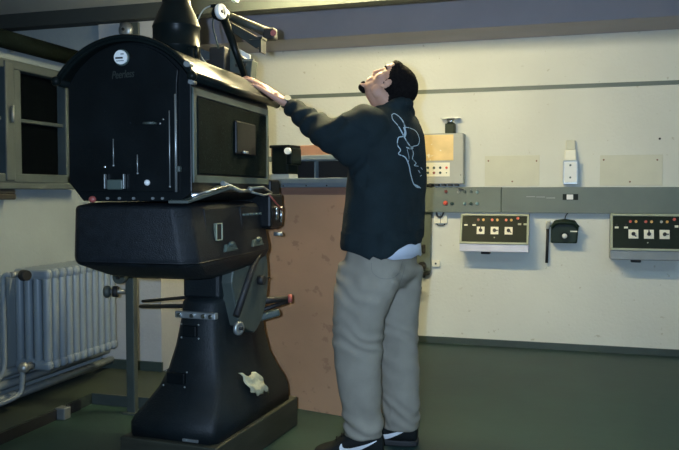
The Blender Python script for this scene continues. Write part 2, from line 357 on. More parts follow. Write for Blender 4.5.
# cast script nameplate
tx = bpy.data.curves.new('nameplate','FONT'); tx.body = 'Peerless'; tx.size = 0.036; tx.extrude = 0.0015; tx.shear = 0.3; tx.align_x = 'CENTER'
to = bpy.data.objects.new('nameplate_tmp', tx); COL.objects.link(to)
dg = bpy.context.evaluated_depsgraph_get(); dg.update()
tme = bpy.data.meshes.new_from_object(to.evaluated_get(dg)); bpy.data.objects.remove(to)
tme.transform(Matrix.Translation((-0.01,Y0-0.0,1.628)) @ Matrix.Rotation(math.radians(-3),4,'Y') @ Matrix.Rotation(PI/2,4,'X') @ Matrix.Diagonal((0.78,1.15,1,1)))
tme.transform(T0); tme.transform(Matrix.Translation((-PX,-PY,0)))
tme.materials.clear(); tme.materials.append(M['armgrey'])
to = bpy.data.objects.new('nameplate', tme); COL.objects.link(to); to.parent = door; to['label'] = 'cast script nameplate lettering'
hd = mb(); hd.cyl((0.085,Y0-0.02,1.455),(0.125,Y0-0.02,1.455),0.005).cyl((0.085,Y0-0.02,1.455),(0.085,Y0+0.01,1.455),0.004).cyl((0.125,Y0-0.02,1.455),(0.125,Y0+0.01,1.455),0.004)
hd.build('door_handle','greymetal',door)
for x,z,r in ((0.145,1.453,0.005),(0.158,1.468,0.005),(-0.095+0.01,1.295,0.006)): mb().ball((x,Y0-0.006,z),r).build('rivet','chrome',door)
mb().ball((0.088,Y0-0.004,1.235),(0.0115,0.01,0.0115)).build('door_knob','white',door,label='small white round knob')
for x,z0,z1,r in ((-0.05,1.30,1.40,0.0022),(0.05,1.27,1.34,0.0022),(0.182,1.22,1.50,0.0022)):
    mb().cyl((x,Y0-0.006,z0),(x,Y0-0.006,z1),r).ball((x,Y0-0.006,z0),r*2.0).build('pull_rod','steel',door)
mb().cyl((0.207,Y0-0.006,1.20),(0.207,Y0-0.006,1.56),0.0045).build('hinge_rod','steel',pr,label='vertical steel hinge rod')
mb().box((0.216,Y0,1.285),(0.014,0.02,0.022),0.003).build('latch','greymetal',pr)
vs = mb(); vs.box((-0.045,Y0-0.004,1.228),(0.066,0.012,0.038),0.005)
vs.build('vent_slot','panelgrey',door)
for s in (-1,1): mb().box((-0.045+s*0.04,Y0-0.008,1.24),(0.004,0.014,0.055),0.001).build('slot_guard','steel',door)
mb().ball((-0.145,Y0+0.0,1.172),(0.015,0.012,0.013)).build('foot_knob','dred',pr,label='dull pink round knob')
for x in (-0.09,-0.04,0.02,0.1,0.14): mb().cyl((x,Y0+0.03,1.176),(x,Y0+0.012,1.176),0.005).build('bolt','steel',pr)
# side door with raised frame, window and latch
sx = bh+0.001
def side_frame(y0,y1,z0,z1,w,t,m,nm,par):
    b = mb(); b.rng(sx,sx+t,y0,y1,z1-w,z1,0.002); b.rng(sx,sx+t,y0,y1,z0,z0+w,0.002); b.rng(sx,sx+t,y0,y0+w,z0,z1,0.002); b.rng(sx,sx+t,y1-w,y1,z0,z1,0.002)
    return b.build(nm,m,par)
side_frame(Y0+0.02,Y1-0.03,1.235,1.588,0.028,0.008,'panelgrey','side_door_frame',pr)
sd = mb().rng(sx,sx+0.01,Y0+0.055,Y1-0.065,1.268,1.555,0.004).build('side_door','flatblack',pr)
mb().rng(sx+0.008,sx+0.022,-0.25,-0.02,1.36,1.50,0.006).build('peep_window','black',sd)
mb().box((sx+0.028,-0.16,1.37),(0.012,0.04,0.012),0.003).ball((sx+0.03,-0.19,1.37),0.006).build('side_latch','steel',sd)
# handles/linkage below side door (silver)
lk = mb(); lk.tube([(sx+0.02,-0.40,1.235),(sx+0.035,-0.25,1.205),(sx+0.035,-0.12,1.205)],[0.010,0.008,0.007]).tube([(sx+0.035,-0.14,1.215),(sx+0.04,0.02,1.222),(sx+0.045,0.12,1.195)],0.006).tube([(sx+0.035,-0.12,1.20),(sx+0.045,0.02,1.185),(sx+0.045,0.12,1.195)],0.005).ball((sx+0.035,-0.13,1.21),0.014)
lk.build('lever_linkage','steel',pr,label='silver lever linkage')
# chimney
cx, cy = 0.025, -0.28
mb().lathe([(0.098,1.72),(0.098,1.80),(0.101,1.803),(0.101,1.808),(0.098,1.811),(0.098,1.885),(0.101,1.89),(0.098,1.897),(0.078,1.95),(0.060,1.985),(0.058,2.01),(0.062,2.015),(0.058,2.02),(0.058,2.358)],(cx,cy,0),n=36).build('chimney','gloss',pr)
mb().box((cx+0.095,cy-0.05,1.765),(0.03,0.05,0.05),0.006).cyl((cx+0.112,cy-0.05,1.80),(cx+0.112,cy-0.05,1.75),0.009).build('chimney_clamp','gloss',pr)
# lower body (skirt) : faceted body with rounded underside
def skirt_ring(z, x0, x1, y0, y1, ch):
    return [Vector(p+(z,)) for p in ((x0+0.03,y0),(x1-ch,y0),(x1,y0+ch*1.2),(x1,y1-0.03),(x1-0.03,y1),(x0+0.03,y1),(x0,y1-0.03),(x0,y0+0.03))]
b = mb(); rings = [skirt_ring(1.158,-0.215,0.195,-0.60,0.20,0.05), skirt_ring(1.145,-0.24,0.235,-0.66,0.20,0.05), skirt_ring(0.94,-0.245,0.270,-0.665,0.22,0.05),
    skirt_ring(0.92,-0.240,0.268,-0.655,0.22,0.05), skirt_ring(0.865,-0.18,0.235,-0.52,0.20,0.05), skirt_ring(0.84,-0.13,0.19,-0.38,0.16,0.05)]
b.loft(rings, smooth=False)
bmesh.ops.bevel(b.bm, geom=list(b.bm.edges), offset=0.012, segments=3, affect='EDGES', profile=0.5)
for f in b.bm.faces: f.smooth = True
sk = b.build('lower_housing','crinkle',pr)
for nm,y0,y1 in (('access_panel',-0.50,-0.15),('access_panel',-0.12,0.17)):
    b = mb(); b.prism([(0.250,y0,0.955),(0.250,y1,0.955),(0.232,y1,1.135),(0.232,y0,1.135)],(0.012,0,0.0),bev=0.003); b.build(nm,'crinkle',sk)
for yy in (-0.30,0.02):
    mb().prism([(0.262,yy-0.07,0.955),(0.262,yy+0.07,0.955),(0.258,yy+0.045,0.985),(0.258,yy-0.045,0.985)],(0.018,0,0),bev=0.004).ball((0.277,yy,0.985),(0.012,0.028,0.012)).build('hand_grip','panelgrey',sk)
b = mb(); yy0,yy1,z0,z1 = -0.43,-0.37,1.005,1.075
for a in ((yy0,yy1,z0,z0+0.004),(yy0,yy1,z1-0.004,z1),(yy0,yy0+0.004,z0,z1),(yy1-0.004,yy1,z0,z1)): b.rng(0.252,0.266,*a)
b.build('slot_outline','bezel',sk,label='pale outline around a slot')
mb().rng(0.252,0.262,yy0,yy1,z0,z1).build('slot','dark',sk)
# grey tilt ledge between lamphouse and skirt at near right corner
mb().prism([(0.17,-0.655,1.158),(0.245,-0.645,1.158),(0.325,-0.40,1.215),(0.262,-0.42,1.215)],(0,0,0.010)).build('ledge','greymetal',pr,label='grey sloping ledge')
mb().cyl((0.235,-0.60,1.185),(0.315,-0.43,1.222),0.006).build('ledge_rod','chrome',pr)
# control row on side, knobs
for k in range(7): mb().cyl((0.235,-0.10+k*0.04,1.10),(0.262,-0.10+k*0.04,1.10),0.006).build('control_stud','panelgrey',sk)
# picture head / mechanism at the front (far end)
mh = mb(); mh.rng(-0.2,0.275,0.20,0.33,1.02,1.26,0.01); mh.rng(0.05,0.30,0.12,0.30,1.03,1.19,0.012); mh.rng(-0.12,0.2,0.22,0.40,1.2,1.5,0.02)
mh.build('picture_head','black',pr)
for yy,zz,hh in ((0.17,1.075,0.045),(0.235,1.06,0.06)):
    mb().cyl((0.312,yy,zz),(0.312,yy,zz+hh),0.008).ball((0.312,yy,zz+hh),0.0105).ball((0.312,yy,zz),0.008).build('toggle_lever','chrome',pr,label='chrome lever')
mb().cyl((0.305,0.08,1.19),(0.325,0.22,1.11),0.004).build('rod_lever','dred',pr,label='thin reddish rod')
mb().cyl((0.29,0.2,1.0),(0.33,0.2,1.0),0.010).build('knob','steel',pr)
# pedestal
def ped(z, x0, x1, y0, y1, c=0.03):
    return [Vector(p+(z,)) for p in ((x0+c,y0),(x1-c,y0),(x1,y0+c),(x1,y1-c),(x1-c,y1),(x0+c,y1),(x0,y1-c),(x0,y0+c))]
b = mb(TB)
P_ = [(0.148,-0.215,0.215,-0.335,0.46),(0.20,-0.215,0.215,-0.335,0.46),(0.23,-0.20,0.212,-0.325,0.455),(0.28,-0.165,0.205,-0.29,0.43),(0.34,-0.13,0.19,-0.245,0.38),(0.42,-0.10,0.165,-0.21,0.34),
      (0.52,-0.075,0.145,-0.19,0.325),(0.64,-0.055,0.135,-0.175,0.32),(0.71,-0.05,0.13,-0.17,0.315),(0.735,-0.04,0.12,-0.15,0.30)]
b.loft([ped(*p) for p in P_])
pd_ = b.build('pedestal','pedestal',pr)
mb(TB).rng(-0.06,0.13,-0.13,0.26,0.72,0.88,0.02).build('pedestal_neck','pedestal',pr)
b = mb(TB); b.rng(-0.235,0.235,-0.36,0.50,0.0,0.146,0.006); b.build('plinth','wood',pr,label='dark wooden plinth')
for z0,x0,x1,yf in ((0.56,-0.02,0.05,-0.19),(0.36,-0.07,0.02,-0.24)):
    mb(TB).box(((x0+x1)/2,yf-0.002,z0+0.03),(x1-x0,0.02,0.05),0.006).build('cover_plate','black',pd_)
    for xx in (x0-0.008,x1+0.008):
        for zz in (z0,z0+0.06): mb(TB).ball((xx,yf-0.002-(0.02 if zz==z0 and z0<0.5 else 0),zz),0.0045).build('screw','steel',pd_)
mb(TB).box((0.10,-0.337,0.158),(0.075,0.012,0.012),0.002).build('base_tab','steel',pd_)
b = mb(TB); b.box((0.055,-0.205,0.665),(0.20,0.03,0.030),0.005); b.build('clamp_bar','steel',pr,label='bright steel clamp bar')
for xx in (-0.02,0.045,0.10,0.135): mb(TB).cyl((xx,-0.215,0.665),(xx,-0.232,0.665),0.009).build('bolt','chrome',pr)
# black rods to the left
mb(TB).cyl((-0.655,0.42,0.58),(0.0,-0.05,0.68),0.011).cyl((-0.655,0.44,0.605),(0.0,0.0,0.722),0.008).build('stay_rod','rubber',pr)
# lower film magazine (grey drum segment) on the right side
b = MB(); d0 = 3.46
cen = W(222,272,d0); n_ax = (RV*0.80 - FV*0.60).normalized(); t_ax = UP.cross(n_ax).normalized()
ax_u = Vector((0.12,1,0)).normalized()
b = MB(); pts=[]
c0 = Vector((-1.47,3.24,0.80)); Rm=0.26
for k in range(25):
    a = math.radians(-78+ k*(160/24)); pts.append(c0 + ax_u*(Rm*math.cos(a)*0.66) + UP*(Rm*math.sin(a)))
pts += [c0 - ax_u*0.10 + UP*0.25, c0 - ax_u*0.16 + UP*0.0, c0 - ax_u*0.10 - UP*0.20]
b.prism(pts,(0.07,0.0,0),bev=0.006)
mg = b.build('lower_magazine','greymetal',pr,label='grey-green flat round-edged film magazine')
fc = c0 + Vector((0.078,0,0))
MB().tube([fc+ax_u*0.10+UP*0.16, fc-ax_u*0.02+UP*0.02, fc-ax_u*0.14-UP*0.15],0.016).build('magazine_strap','rubber',mg)
MB().cyl(fc+ax_u*0.06-UP*0.01, fc+ax_u*0.06-UP*0.01+Vector((0.03,0,0)),0.022).cyl(fc+ax_u*0.06-UP*0.01, fc+ax_u*0.17-UP*0.01,0.004).build('magazine_knob','rubber',mg)
kc = fc - ax_u*0.13 - UP*0.205
MB().lathe([(0.030,0),(0.032,0.006),(0.030,0.016),(0.016,0.018),(0.014,0.014)],kc,(1,-0.3,0)).build('guide_roller','steel',pr)
MB().cyl(kc+Vector((0.012,0,0)),kc+Vector((0.026,-0.006,0)),0.008).build('roller_hub','rubber',pr)
# arm with red tip to the right
A0 = c0+Vector((0.05,0.13,-0.12)); A1 = A0+Vector((0.115,0.12,0.00))
MB().tube([A0,A0+(A1-A0)*0.5,A1],[0.018,0.016,0.014]).tube([A0-UP*0.05,A1-UP*0.012],0.010).build('take_up_arm','rubber',pr)
MB().cyl(A1-Vector((0.004,0.002,0)),A1+Vector((0.014,0.006,0)),0.021).build('arm_tip','dred',pr,label='dull red arm tip')
MB().box(A0+Vector((0.04,0.04,-0.07)),(0.11,0.05,0.035),0.01,rot=RZ(30)@Matrix.Rotation(math.radians(-14),4,'Y')).build('arm_bracket','panelgrey',pr)
# upper film path: magazine box, dark box, feed arm
um = MB(); ux0, uy = -1.56, 3.50
um.prism([(-1.615,3.50,1.70),(-1.51,3.50,1.72),(-1.495,3.50,1.845),(-1.54,3.50,1.86),(-1.62,3.50,1.93)],(0.0,0.07,0),bev=0.004)
um = um.build('upper_magazine','greymetal',pr,label='grey metal upper film box')
MB().prism([(-1.585,3.493,1.915),(-1.58,3.493,1.885),(-1.505,3.493,1.845),(-1.505,3.493,1.87)],(0,0.008,0)).build('paper_label','white',um)
MB().rng(-1.56,-1.485,3.49,3.50,1.842,1.850).build('magazine_lip','steel',um)
MB().cyl((-1.545,3.50,1.82),(-1.545,3.47,1.82),0.013).box((-1.545,3.475,1.82),(0.06,0.012,0.014),0.003).build('wing_nut','rubber',um)
MB().rng(-1.70,-1.615,3.44,3.56,1.70,1.91,0.008).build('relay_box','rubber',pr)
MB().rng(-1.86,-1.70,3.50,3.56,1.80,1.86,0.008).build('relay_box','rubber',pr)
fa = MB(); fa.tube([(-1.52,3.24,1.985),(-1.485,3.27,1.86),(-1.45,3.30,1.735)],[0.020,0.017,0.014])
fa.build('feed_arm','gloss',pr)
MB().cyl((-1.535,3.20,2.01),(-1.535,3.26,2.01),0.032).rng(-1.57,-1.52,3.19,3.25,2.035,2.05,0.004).build('roller_bracket','gloss',pr)
axr = Vector((0.96,-0.20,0.05)).normalized(); rc = Vector((-1.52,3.19,2.012))
MB().lathe([(0.032,-0.006),(0.035,0),(0.034,0.014),(0.026,0.018),(0.022,0.012),(0.010,0.012),(0.001,0.012)],rc,axr).build('guide_roller','white',pr,label='white round guide roller at the arm top')
MB().cyl(rc+axr*0.01,rc+axr*0.022,0.008).build('roller_hub','rubber',pr)
# upper spool arms reaching right
MB().prism([(-1.54,3.27,1.965),(-1.52,3.27,1.99),(-1.36,3.27,1.90),(-1.355,3.27,1.865),(-1.38,3.27,1.855)],(0.0,0.04,0.0),bev=0.003).build('spool_arm','armgrey',pr)
MB().tube([(-1.60,3.42,2.055),(-1.50,3.44,2.01),(-1.40,3.46,1.965)],[0.018,0.021,0.024]).build('spool_arm','armgrey',pr)
MB().box((-1.385,3.46,1.955),(0.06,0.05,0.055),0.008).build('arm_joint','rubber',pr)
MB().cyl((-1.360,3.437,1.955),(-1.356,3.427,1.955),0.014).build('arm_tip','dred',pr,label='dull red arm tip')
MB().rng(-1.41,-1.345,3.26,3.32,1.895,1.905).rng(-1.36,-1.35,3.26,3.32,1.835,1.897).build('arm_end','armgrey',pr)
# cable loop
MB().tube(bezier([(-1.545,3.20,2.05),(-1.60,3.18,2.02),(-1.625,3.16,1.93),(-1.60,3.15,1.82),(-1.545,3.14,1.755)]),0.003).build('cable','console',pr,label='pale cable looping down to the roof')
MB().tube(bezier([(-1.56,3.24,2.03),(-1.60,3.28,1.98),(-1.60,3.34,1.88)]),0.004).build('cable','panelgrey',pr)

# rag on the pedestal
rg = MB(); n=10; g_=[]
rb = [[None]*(n+1) for _ in range(n+1)]
bm = bmesh.new()
def ped_x(z,y):
    # x of the pedestal right face at height z (base frame)
    for i in range(len(P_)-1):
        if P_[i][0]<=z<=P_[i+1][0]:
            t=(z-P_[i][0])/(P_[i+1][0]-P_[i][0]); return P_[i][2]*(1-t)+P_[i+1][2]*t
    return P_[0][2]
for i in range(n+1):
    for j in range(n+1):
        u=i/n; v=j/n
        y = -0.075+0.17*u+0.07*v+0.006*math.sin(v*9); z = 0.385-0.03*u-0.10*v+0.010*math.sin(u*9+1)
        x = ped_x(z,y)+0.018+0.012*abs(math.sin(u*13+v*3))*0.8+0.004*math.sin(v*11)
        if v==1: z += random.uniform(-0.012,0.012)
        rb[i][j] = bm.verts.new((x,y,z))
for i in range(n):
    for j in range(n):
        f = bm.faces.new((rb[i][j],rb[i+1][j],rb[i+1][j+1],rb[i][j+1])); f.smooth=True
bmesh.ops.recalc_face_normals(bm, faces=bm.faces)
bmesh.ops.solidify(bm, geom=list(bm.faces), thickness=0.006)
rg.T = TB; rg._add(bm, None, True)
ro = rg.build('cleaning_rag','cloth'); origin(ro, TB@Vector((0.19,0.0,0.3)))
tag(ro, 'crumpled cream cloth rag lying on the flared foot of the projector pedestal', 'cloth')

# steel post left of the pedestal
ps = thing('steel_post', 'grey square steel post with knobs standing left of the projector pedestal', 'post', (-2.26,3.62,0))
MB().rng(-2.285,-2.235,3.60,3.64,0.0,0.95,0.004).build('upright','greymetal',ps)
MB().box((-2.26,3.62,0.004),(0.09,0.08,0.008)).build('base_plate','greymetal',ps)
MB().cyl((-2.30,3.60,0.745),(-2.30,3.56,0.745),0.036,n=28).build('round_disc','greymetal',ps)
MB().cyl((-2.30,3.56,0.745),(-2.30,3.55,0.745),0.011).build('disc_hub','rubber',ps)
MB().cyl((-2.285,3.60,0.665),(-2.39,3.56,0.665),0.012).build('knob_spindle','steel',ps)
MB().cyl((-2.32,3.587,0.665),(-2.345,3.577,0.665),0.030).build('knob_collar','rubber',ps)
MB().lathe([(0.018,0),(0.030,0.008),(0.034,0.024),(0.026,0.036),(0.001,0.04)],(-2.355,3.573,0.665),(-0.93,-0.36,0)).build('knob','greymetal',ps)

# ------------------------------------------------------------------ plywood cabinet behind
cab = thing('plywood_cabinet', 'waist-high cabinet with stained plywood front and grey rail, standing between projector and person', 'cabinet', (-1.4,4.1,0))
TC = Matrix.Translation((-1.42,3.955,0)) @ RZ(-14)
CX0,CX1 = -0.30,0.44
def mc(): m = MB(); m.T = TC; return m
mc().rng(CX0,CX1,0,0.018,0.0,1.185).build('front_panel','plywood',cab,label='stained plywood sheet')
mc().rng(CX0,CX1-0.005,0.018,0.5,0.0,1.183).build('carcass','brown',cab)
mc().rng(CX0,CX1+0.004,-0.004,0.50,1.185,1.225,0.002).build('edge_board','brown',cab)
b = mc(); b.rng(CX0,CX1+0.01,-0.03,0.02,1.225,1.275,0.003); b.rng(CX0,CX1+0.01,0.02,0.5,1.225,1.262); b.rng(CX0,CX1+0.01,-0.033,-0.028,1.248,1.252)
sh = b.build('front_rail','shelf',cab)
for xx in (-0.08,0.07,0.2,0.33): mc().cyl((xx,-0.028,1.234),(xx,-0.034,1.234),0.004).build('screw','rubber',sh)
mc().rng(CX0,CX1,0.22,0.5,1.262,1.375).build('dark_slot','dark',cab)
for xx in (-0.02,): mc().rng(xx,xx+0.01,0.19,0.22,1.262,1.375).build('divider','shelf',cab)
b = mc(); b.rng(CX0,CX1,0.14,0.5,1.375,1.385); b.rng(CX0,CX1,0.13,0.16,1.380,1.406,0.003); b.build('upper_rail','shelf',cab)
mc().rng(CX0,CX1,0.16,0.19,1.40,1.465,0.003).build('back_board','brown',cab)
# small motor on the rail
mo = thing('small_motor', 'small black motor with pale round cap on the cabinet rail behind the projector', 'motor', TC@Vector((-0.10,0.08,1.262)))
mc().rng(-0.30,-0.085,0.03,0.12,1.275,1.30,0.003).build('mount_plate','console',mo,label='pale mount plate')
mc().rng(-0.20,-0.085,0.02,0.13,1.30,1.462,0.012).build('motor_body','gloss',mo)
mc().rng(-0.21,-0.075,0.015,0.135,1.445,1.462,0.005).build('motor_lid','black',mo)
mc().cyl((-0.066,0.0,1.425),(-0.062,-0.02,1.425),0.018,n=24).build('round_cap','white',mo,label='pale round cap')
mc().rng(-0.085,-0.045,0.0,0.1,1.35,1.445,0.01).build('gear_case','gloss',mo)

# ------------------------------------------------------------------ back wall equipment
def bw(px, py, off=0.0):
    """point on the back wall (or off metres in front of it) seen at (px,py)"""
    r = (px-339.5)/F_PX; d = (YB-off)/(math.cos(YAW)+r*math.sin(YAW)); return W(px,py,d)
def wb(x0,x1,y0,y1,off0,off1,bev=0.0,b=None):
    a = bw(x0,y0,off1); c = bw(x1,y1,off1); b = b or MB()
    b.rng(a.x,c.x,YB-off1,YB-off0,min(a.z,c.z),max(a.z,c.z),bev); return b
# cable duct: two boxes
ZD1, ZD0 = 1.238, 1.042
DX = bw(501,190,0.09).x
d1 = thing('cable_duct','grey wall duct with two rows of buttons and switches, left length beside the person','duct',(-0.8,YB,ZD0),'wall duct')
x0d = bw(419,190,0.09).x
MB().rng(x0d,DX-0.001,YB-0.09,YB-0.001,ZD0,ZD1,0.003).build('duct_body','duct',d1)
def knob(px,py,off,r,dep,m,par,nm='button',rnd=False):
    p = bw(px,py,off); b = MB().cyl((p.x,YB-off+0.002,p.z),(p.x,YB-off-dep,p.z),r,r*0.85,n=16)
    if rnd: b.ball((p.x,YB-off-dep,p.z),(r*0.85,r*0.5,r*0.85),2)
    return b.build(nm,m,par)
for px,py,r,mm in ((446,191.5,0.013,'dred'),(445.5,203,0.019,'red'),(452,203.5,0.014,'dgreen'),(464.5,203.5,0.012,'blueb'),(471,203.5,0.014,'dgreen'),(477,203.5,0.013,'blueb')):
    knob(px,py,0.09,r,0.018,mm,d1,rnd=True)
for px,mm in ((458.3,'console'),(464.8,'dgreen'),(471,'dgreen'),(477,'blueb')):
    o = knob(px,192,0.09,0.012,0.012,mm,d1,'toggle_switch'); p = bw(px,192,0.09)
    MB().cyl((p.x,YB-0.10,p.z),(p.x,YB-0.115,p.z+0.022),0.0035).build('switch_lever','steel',o)
p = bw(461,189,0.10); MB().box((p.x,YB-0.115,p.z),(0.04,0.01,0.009),0.002,rot=Matrix.Rotation(math.radians(15),4,'Y')).build('switch_key','rubber',d1)
MB().tube(bezier([(p.x-0.20,YB-0.05,ZD0+0.002),(p.x-0.19,YB-0.05,ZD0-0.03),(p.x-0.16,YB-0.05,ZD0-0.035),(p.x-0.14,YB-0.05,ZD0+0.002)]),0.007).build('loose_wire','rubber',d1)
d2 = thing('cable_duct','grey-green wall duct, right length with a small bright label','duct',(0.9,YB,ZD0),'wall duct')
MB().rng(DX+0.001,XR-0.005,YB-0.08,YB-0.001,ZD0,ZD1-0.002,0.003).build('duct_body','duct',d2)
lb = wb(562.5,578,194,200,0.08,0.084).build('label_plate','panel',d2)
wb(566.5,573,194.5,199.5,0.084,0.086).build('label_centre','white',lb)
for x_,y_ in ((526,196.3),(536,196.6),(546,197.6)):
    wb(x_,x_+9,y_,y_+0.7,0.08,0.0805).build('scratch','console',d2)
# console
con = thing('switch_console','light grey wall console with yellowed sheet and white button strip, beside the person\'s back','control box',(bw(445,187,0).x,YB,1.25))
MB().rng(bw(405,150,0.13).x, bw(463,150,0.13).x, YB-0.13, YB, 1.262, bw(445,133.5,0.13).z, 0.008).build('console_body','console',con)
wb(414,453,135.5,160.5,0.13,0.134,0.001).build('paper_sheet','paper',con,label='yellowed sheet under glossy film')
pn = wb(413,449.5,163,176.5,0.13,0.134,0.001).build('button_strip','cream',con,label='cream strip with two rows of buttons')
for i,px in enumerate((421.5,427.7,433.8,440,446.3)):
    for j,py in enumerate((167.8,172.8)):
        if i==4 and j==1: r_=0.005
        else: r_=0.0105
        mm = 'red' if (i,j)==(4,0) else ('dred' if (i,j)==(2,1) else 'dgreen')
        knob(px,py,0.134,r_,0.010,mm,pn)
knob(460.5,175,0.13,0.004,0.003,'rubber',con,'screw')
b = MB()
for k in range(5): wb(428+k*6.5,431.5+k*6.5,184.3,186.0,0.02,0.12,0.001,b)
b.build('cable_glands','rubber',con)
# warning light on the console
wl = thing('signal_lamp','small black lamp with silver collar and flat cap standing on top of the grey console','lamp',(bw(450,133,0.07).x,YB-0.07,bw(450,133.5,0.13).z))
p = bw(450,133,0.07); zt = bw(445,133.5,0.13).z
zz = lambda y: bw(450,y,0.07).z
MB().box((p.x,YB-0.07,(zt+zz(124))/2+0.0),(0.075,0.08,zz(124)-zt),0.006).build('lamp_base','phone',wl)
MB().cyl((p.x,YB-0.07,zz(124)-0.001),(p.x,YB-0.07,zz(119.3)),0.030).build('collar','chrome',wl)
MB().rng(p.x-0.072,p.x+0.072,YB-0.12,YB-0.02,zz(119.3),zz(118.6)).build('flat_cap','steel',wl)
# blank wall plates
for n_,(a,c,y0,y1,lab,scr) in enumerate(((484.5,539,156,185.8,'blank painted wall plate with screws above the duct, beside the grey console',((488,161),(536,161),(512,181.5))),(599.5,662,155.5,185.5,'blank painted wall plate with screws above the duct, right of the socket box',((603,160),(656.5,160),(629.5,181.8))))):
    pl = thing('wall_plate',lab,'wall plate',(bw((a+c)/2,y1,0).x,YB,1.24),'blank wall plates')
    wb(a,c,y0,y1,0,0.006,0.002).build('plate','plate',pl)
    for sx_,sy_ in scr: knob(sx_,sy_,0.006,0.007,0.004,'brown',pl,'screw')
p = bw(658.5,139,0); o = origin(MB().cyl((p.x,YB,p.z),(p.x,YB-0.01,p.z),0.008).build('wall_screw','rubber'),(p.x,YB,p.z)); tag(o,'single dark screw in the bare wall at upper right','screw')
# socket box with tall cover
so = thing('socket_box','white socket box with two holes and a pale cover above it, standing on the duct','socket',(bw(570,185,0.08).x,YB,1.236))
wb(562.5,577.5,160.5,184.5,0,0.07,0.004).build('box_frame','steel',so)
wb(563.8,576.3,162,182.5,0.07,0.074,0.001).build('box_face','white',so)
wb(564,575.5,150,160.5,0,0.05,0.006).build('cover','cream',so); wb(565,574.5,140.5,150,0,0.035,0.006).build('cover_neck','plate',so)
knob(569.8,165.3,0.074,0.009,0.004,'dgreen',so,'hole'); knob(569.8,177.5,0.074,0.008,0.004,'dgreen',so,'hole')

# control boxes under the duct
def control_box(px0, px1, py0, py1, name_lab, body, seed):
    off1, off2 = 0.13, 0.20      # top / bottom depth
    a = bw(px0,py0,off1); c = bw(px1,py1,off2)
    xL_, xR_ = a.x, c.x; zt_, zb_ = a.z, c.z
    w = xR_-xL_; h = zt_-zb_
    t = thing('control_box', name_lab, 'control box', ((xL_+xR_)/2,YB,zb_), 'control boxes under the duct')
    zlip = zb_+h*0.215
    prof = [(0,zb_),(off2,zb_+0.005),(off2,zlip),(off1,zt_),(0,zt_)]
    MB().prism([(xL_,YB-o_,z) for o_,z in prof],(w,0,0),bev=0.004).build('housing',body,t)
    # sloped face frame : local coords on face (u right, v up)
    P0 = Vector((xL_,YB-off2,zlip)); U = Vector((1,0,0)); V = (Vector((0,off2-off1,zt_-zlip))).normalized(); Nn = U.cross(V).normalized()
    hf = (Vector((0,off2-off1,zt_-zlip))).length
    if Nn.y>0: Nn=-Nn
    R_ = Matrix((U,V,Nn)).transposed().to_4x4()
    if R_.determinant()<0: pass
    def fb(u0,u1,v0,v1,n0,n1,bev=0.0,b=None):
        b = b or MB(); old=b.T; b.T = Matrix.Translation(P0) @ R_
        b.rng(u0,u1,v0,v1,n0,n1,bev); b.T=old; return b
    b = MB(); m_=0.016
    fb(0,w,0,m_,0,0.014,0.003,b); fb(0,w,hf-m_,hf,0,0.014,0.003,b); fb(0,m_,0,hf,0,0.014,0.003,b); fb(w-m_,w,0,hf,0,0.014,0.003,b)
    b.build('bezel','bezel',t,label='pale green frame')
    fp = fb(m_,w-m_,m_,hf-m_,0.001,0.005).build('front_panel','panel',t,label='black-green panel')
    def disc(u,v,r,n0,n1,m,nm,par):
        p = P0+U*u+V*v; return MB().cyl(p+Nn*n0,p+Nn*n1,r,n=14).build(nm,m,par)
    W_=0.52; 
    for k,uf in enumerate((0.285,0.475,0.665)):
        u = uf*0.545*1.0; v = hf*0.45; s_=0.029+0.004*seed
        pl = fb(u-s_,u+s_,v-s_,v+s_,0.005,0.008,0.001).build('dial_plate','cream',fp)
        disc(u,v,0.013,0.008,0.022,'rubber','dial',fp)
        ang = (90,0,-40)[k] if seed==0 else (-50,90,0)[k]
        p = P0+U*u+V*v+Nn*0.018; dvec = U*math.cos(math.radians(ang))+V*math.sin(math.radians(ang))
        MB().cyl(p, p+dvec*0.028,0.006,0.003,n=8).build('pointer','rubber',fp)
        for du,mm in ((-0.020,'dred' if (k==0 and seed==0) else 'red'),(0.018,'amber')):
            if seed==1 and k==2 and du<0: mm='console'
            disc(u+du,hf*0.80 if seed==0 else hf*0.79,0.0095,0.004,0.012,mm,'lamp_button',fp)
    for uf in (0.06,0.175):
        u=uf*0.545; fb(u-0.013+0.01,u+0.013+0.01,hf*0.60,hf*0.65,0.005,0.009,0.001).build('switch_tag','cream',fp)
        disc(u+0.01,hf*0.70,0.006,0.004,0.016,'rubber','toggle_switch',fp)
    disc(0.785*0.545,hf*0.86,0.0105,0.004,0.012,'red','lamp_button',fp)
    for uf in (0.81,0.885):
        u=uf*0.545
        for q in (0.0,):
            fb(u-0.012,u+0.012,hf*0.64,hf*0.70,0.005,0.009,0.001).build('switch_tag','cream' if seed else 'bezel',fp)
    disc(0.475*0.545 if seed==0 else 0.46*0.545,hf*0.22,0.005,0.004,0.009,'bezel','pilot_lamp',fp)
    p_=Vector((xL_+w*0.37,YB-0.12,zb_-0.008))
    MB().box(p_,(0.07,0.05,0.02),0.006).build('cable_gland','rubber',t)
control_box(461,529,213.9,253.5,'wall control box with pale blue-grey base and black panel of dials, near the person','boxblue',0)
control_box(610.5,684,214,262,'wall control box with slate-grey base and black panel of dials, right of the telephone','boxdark',1)

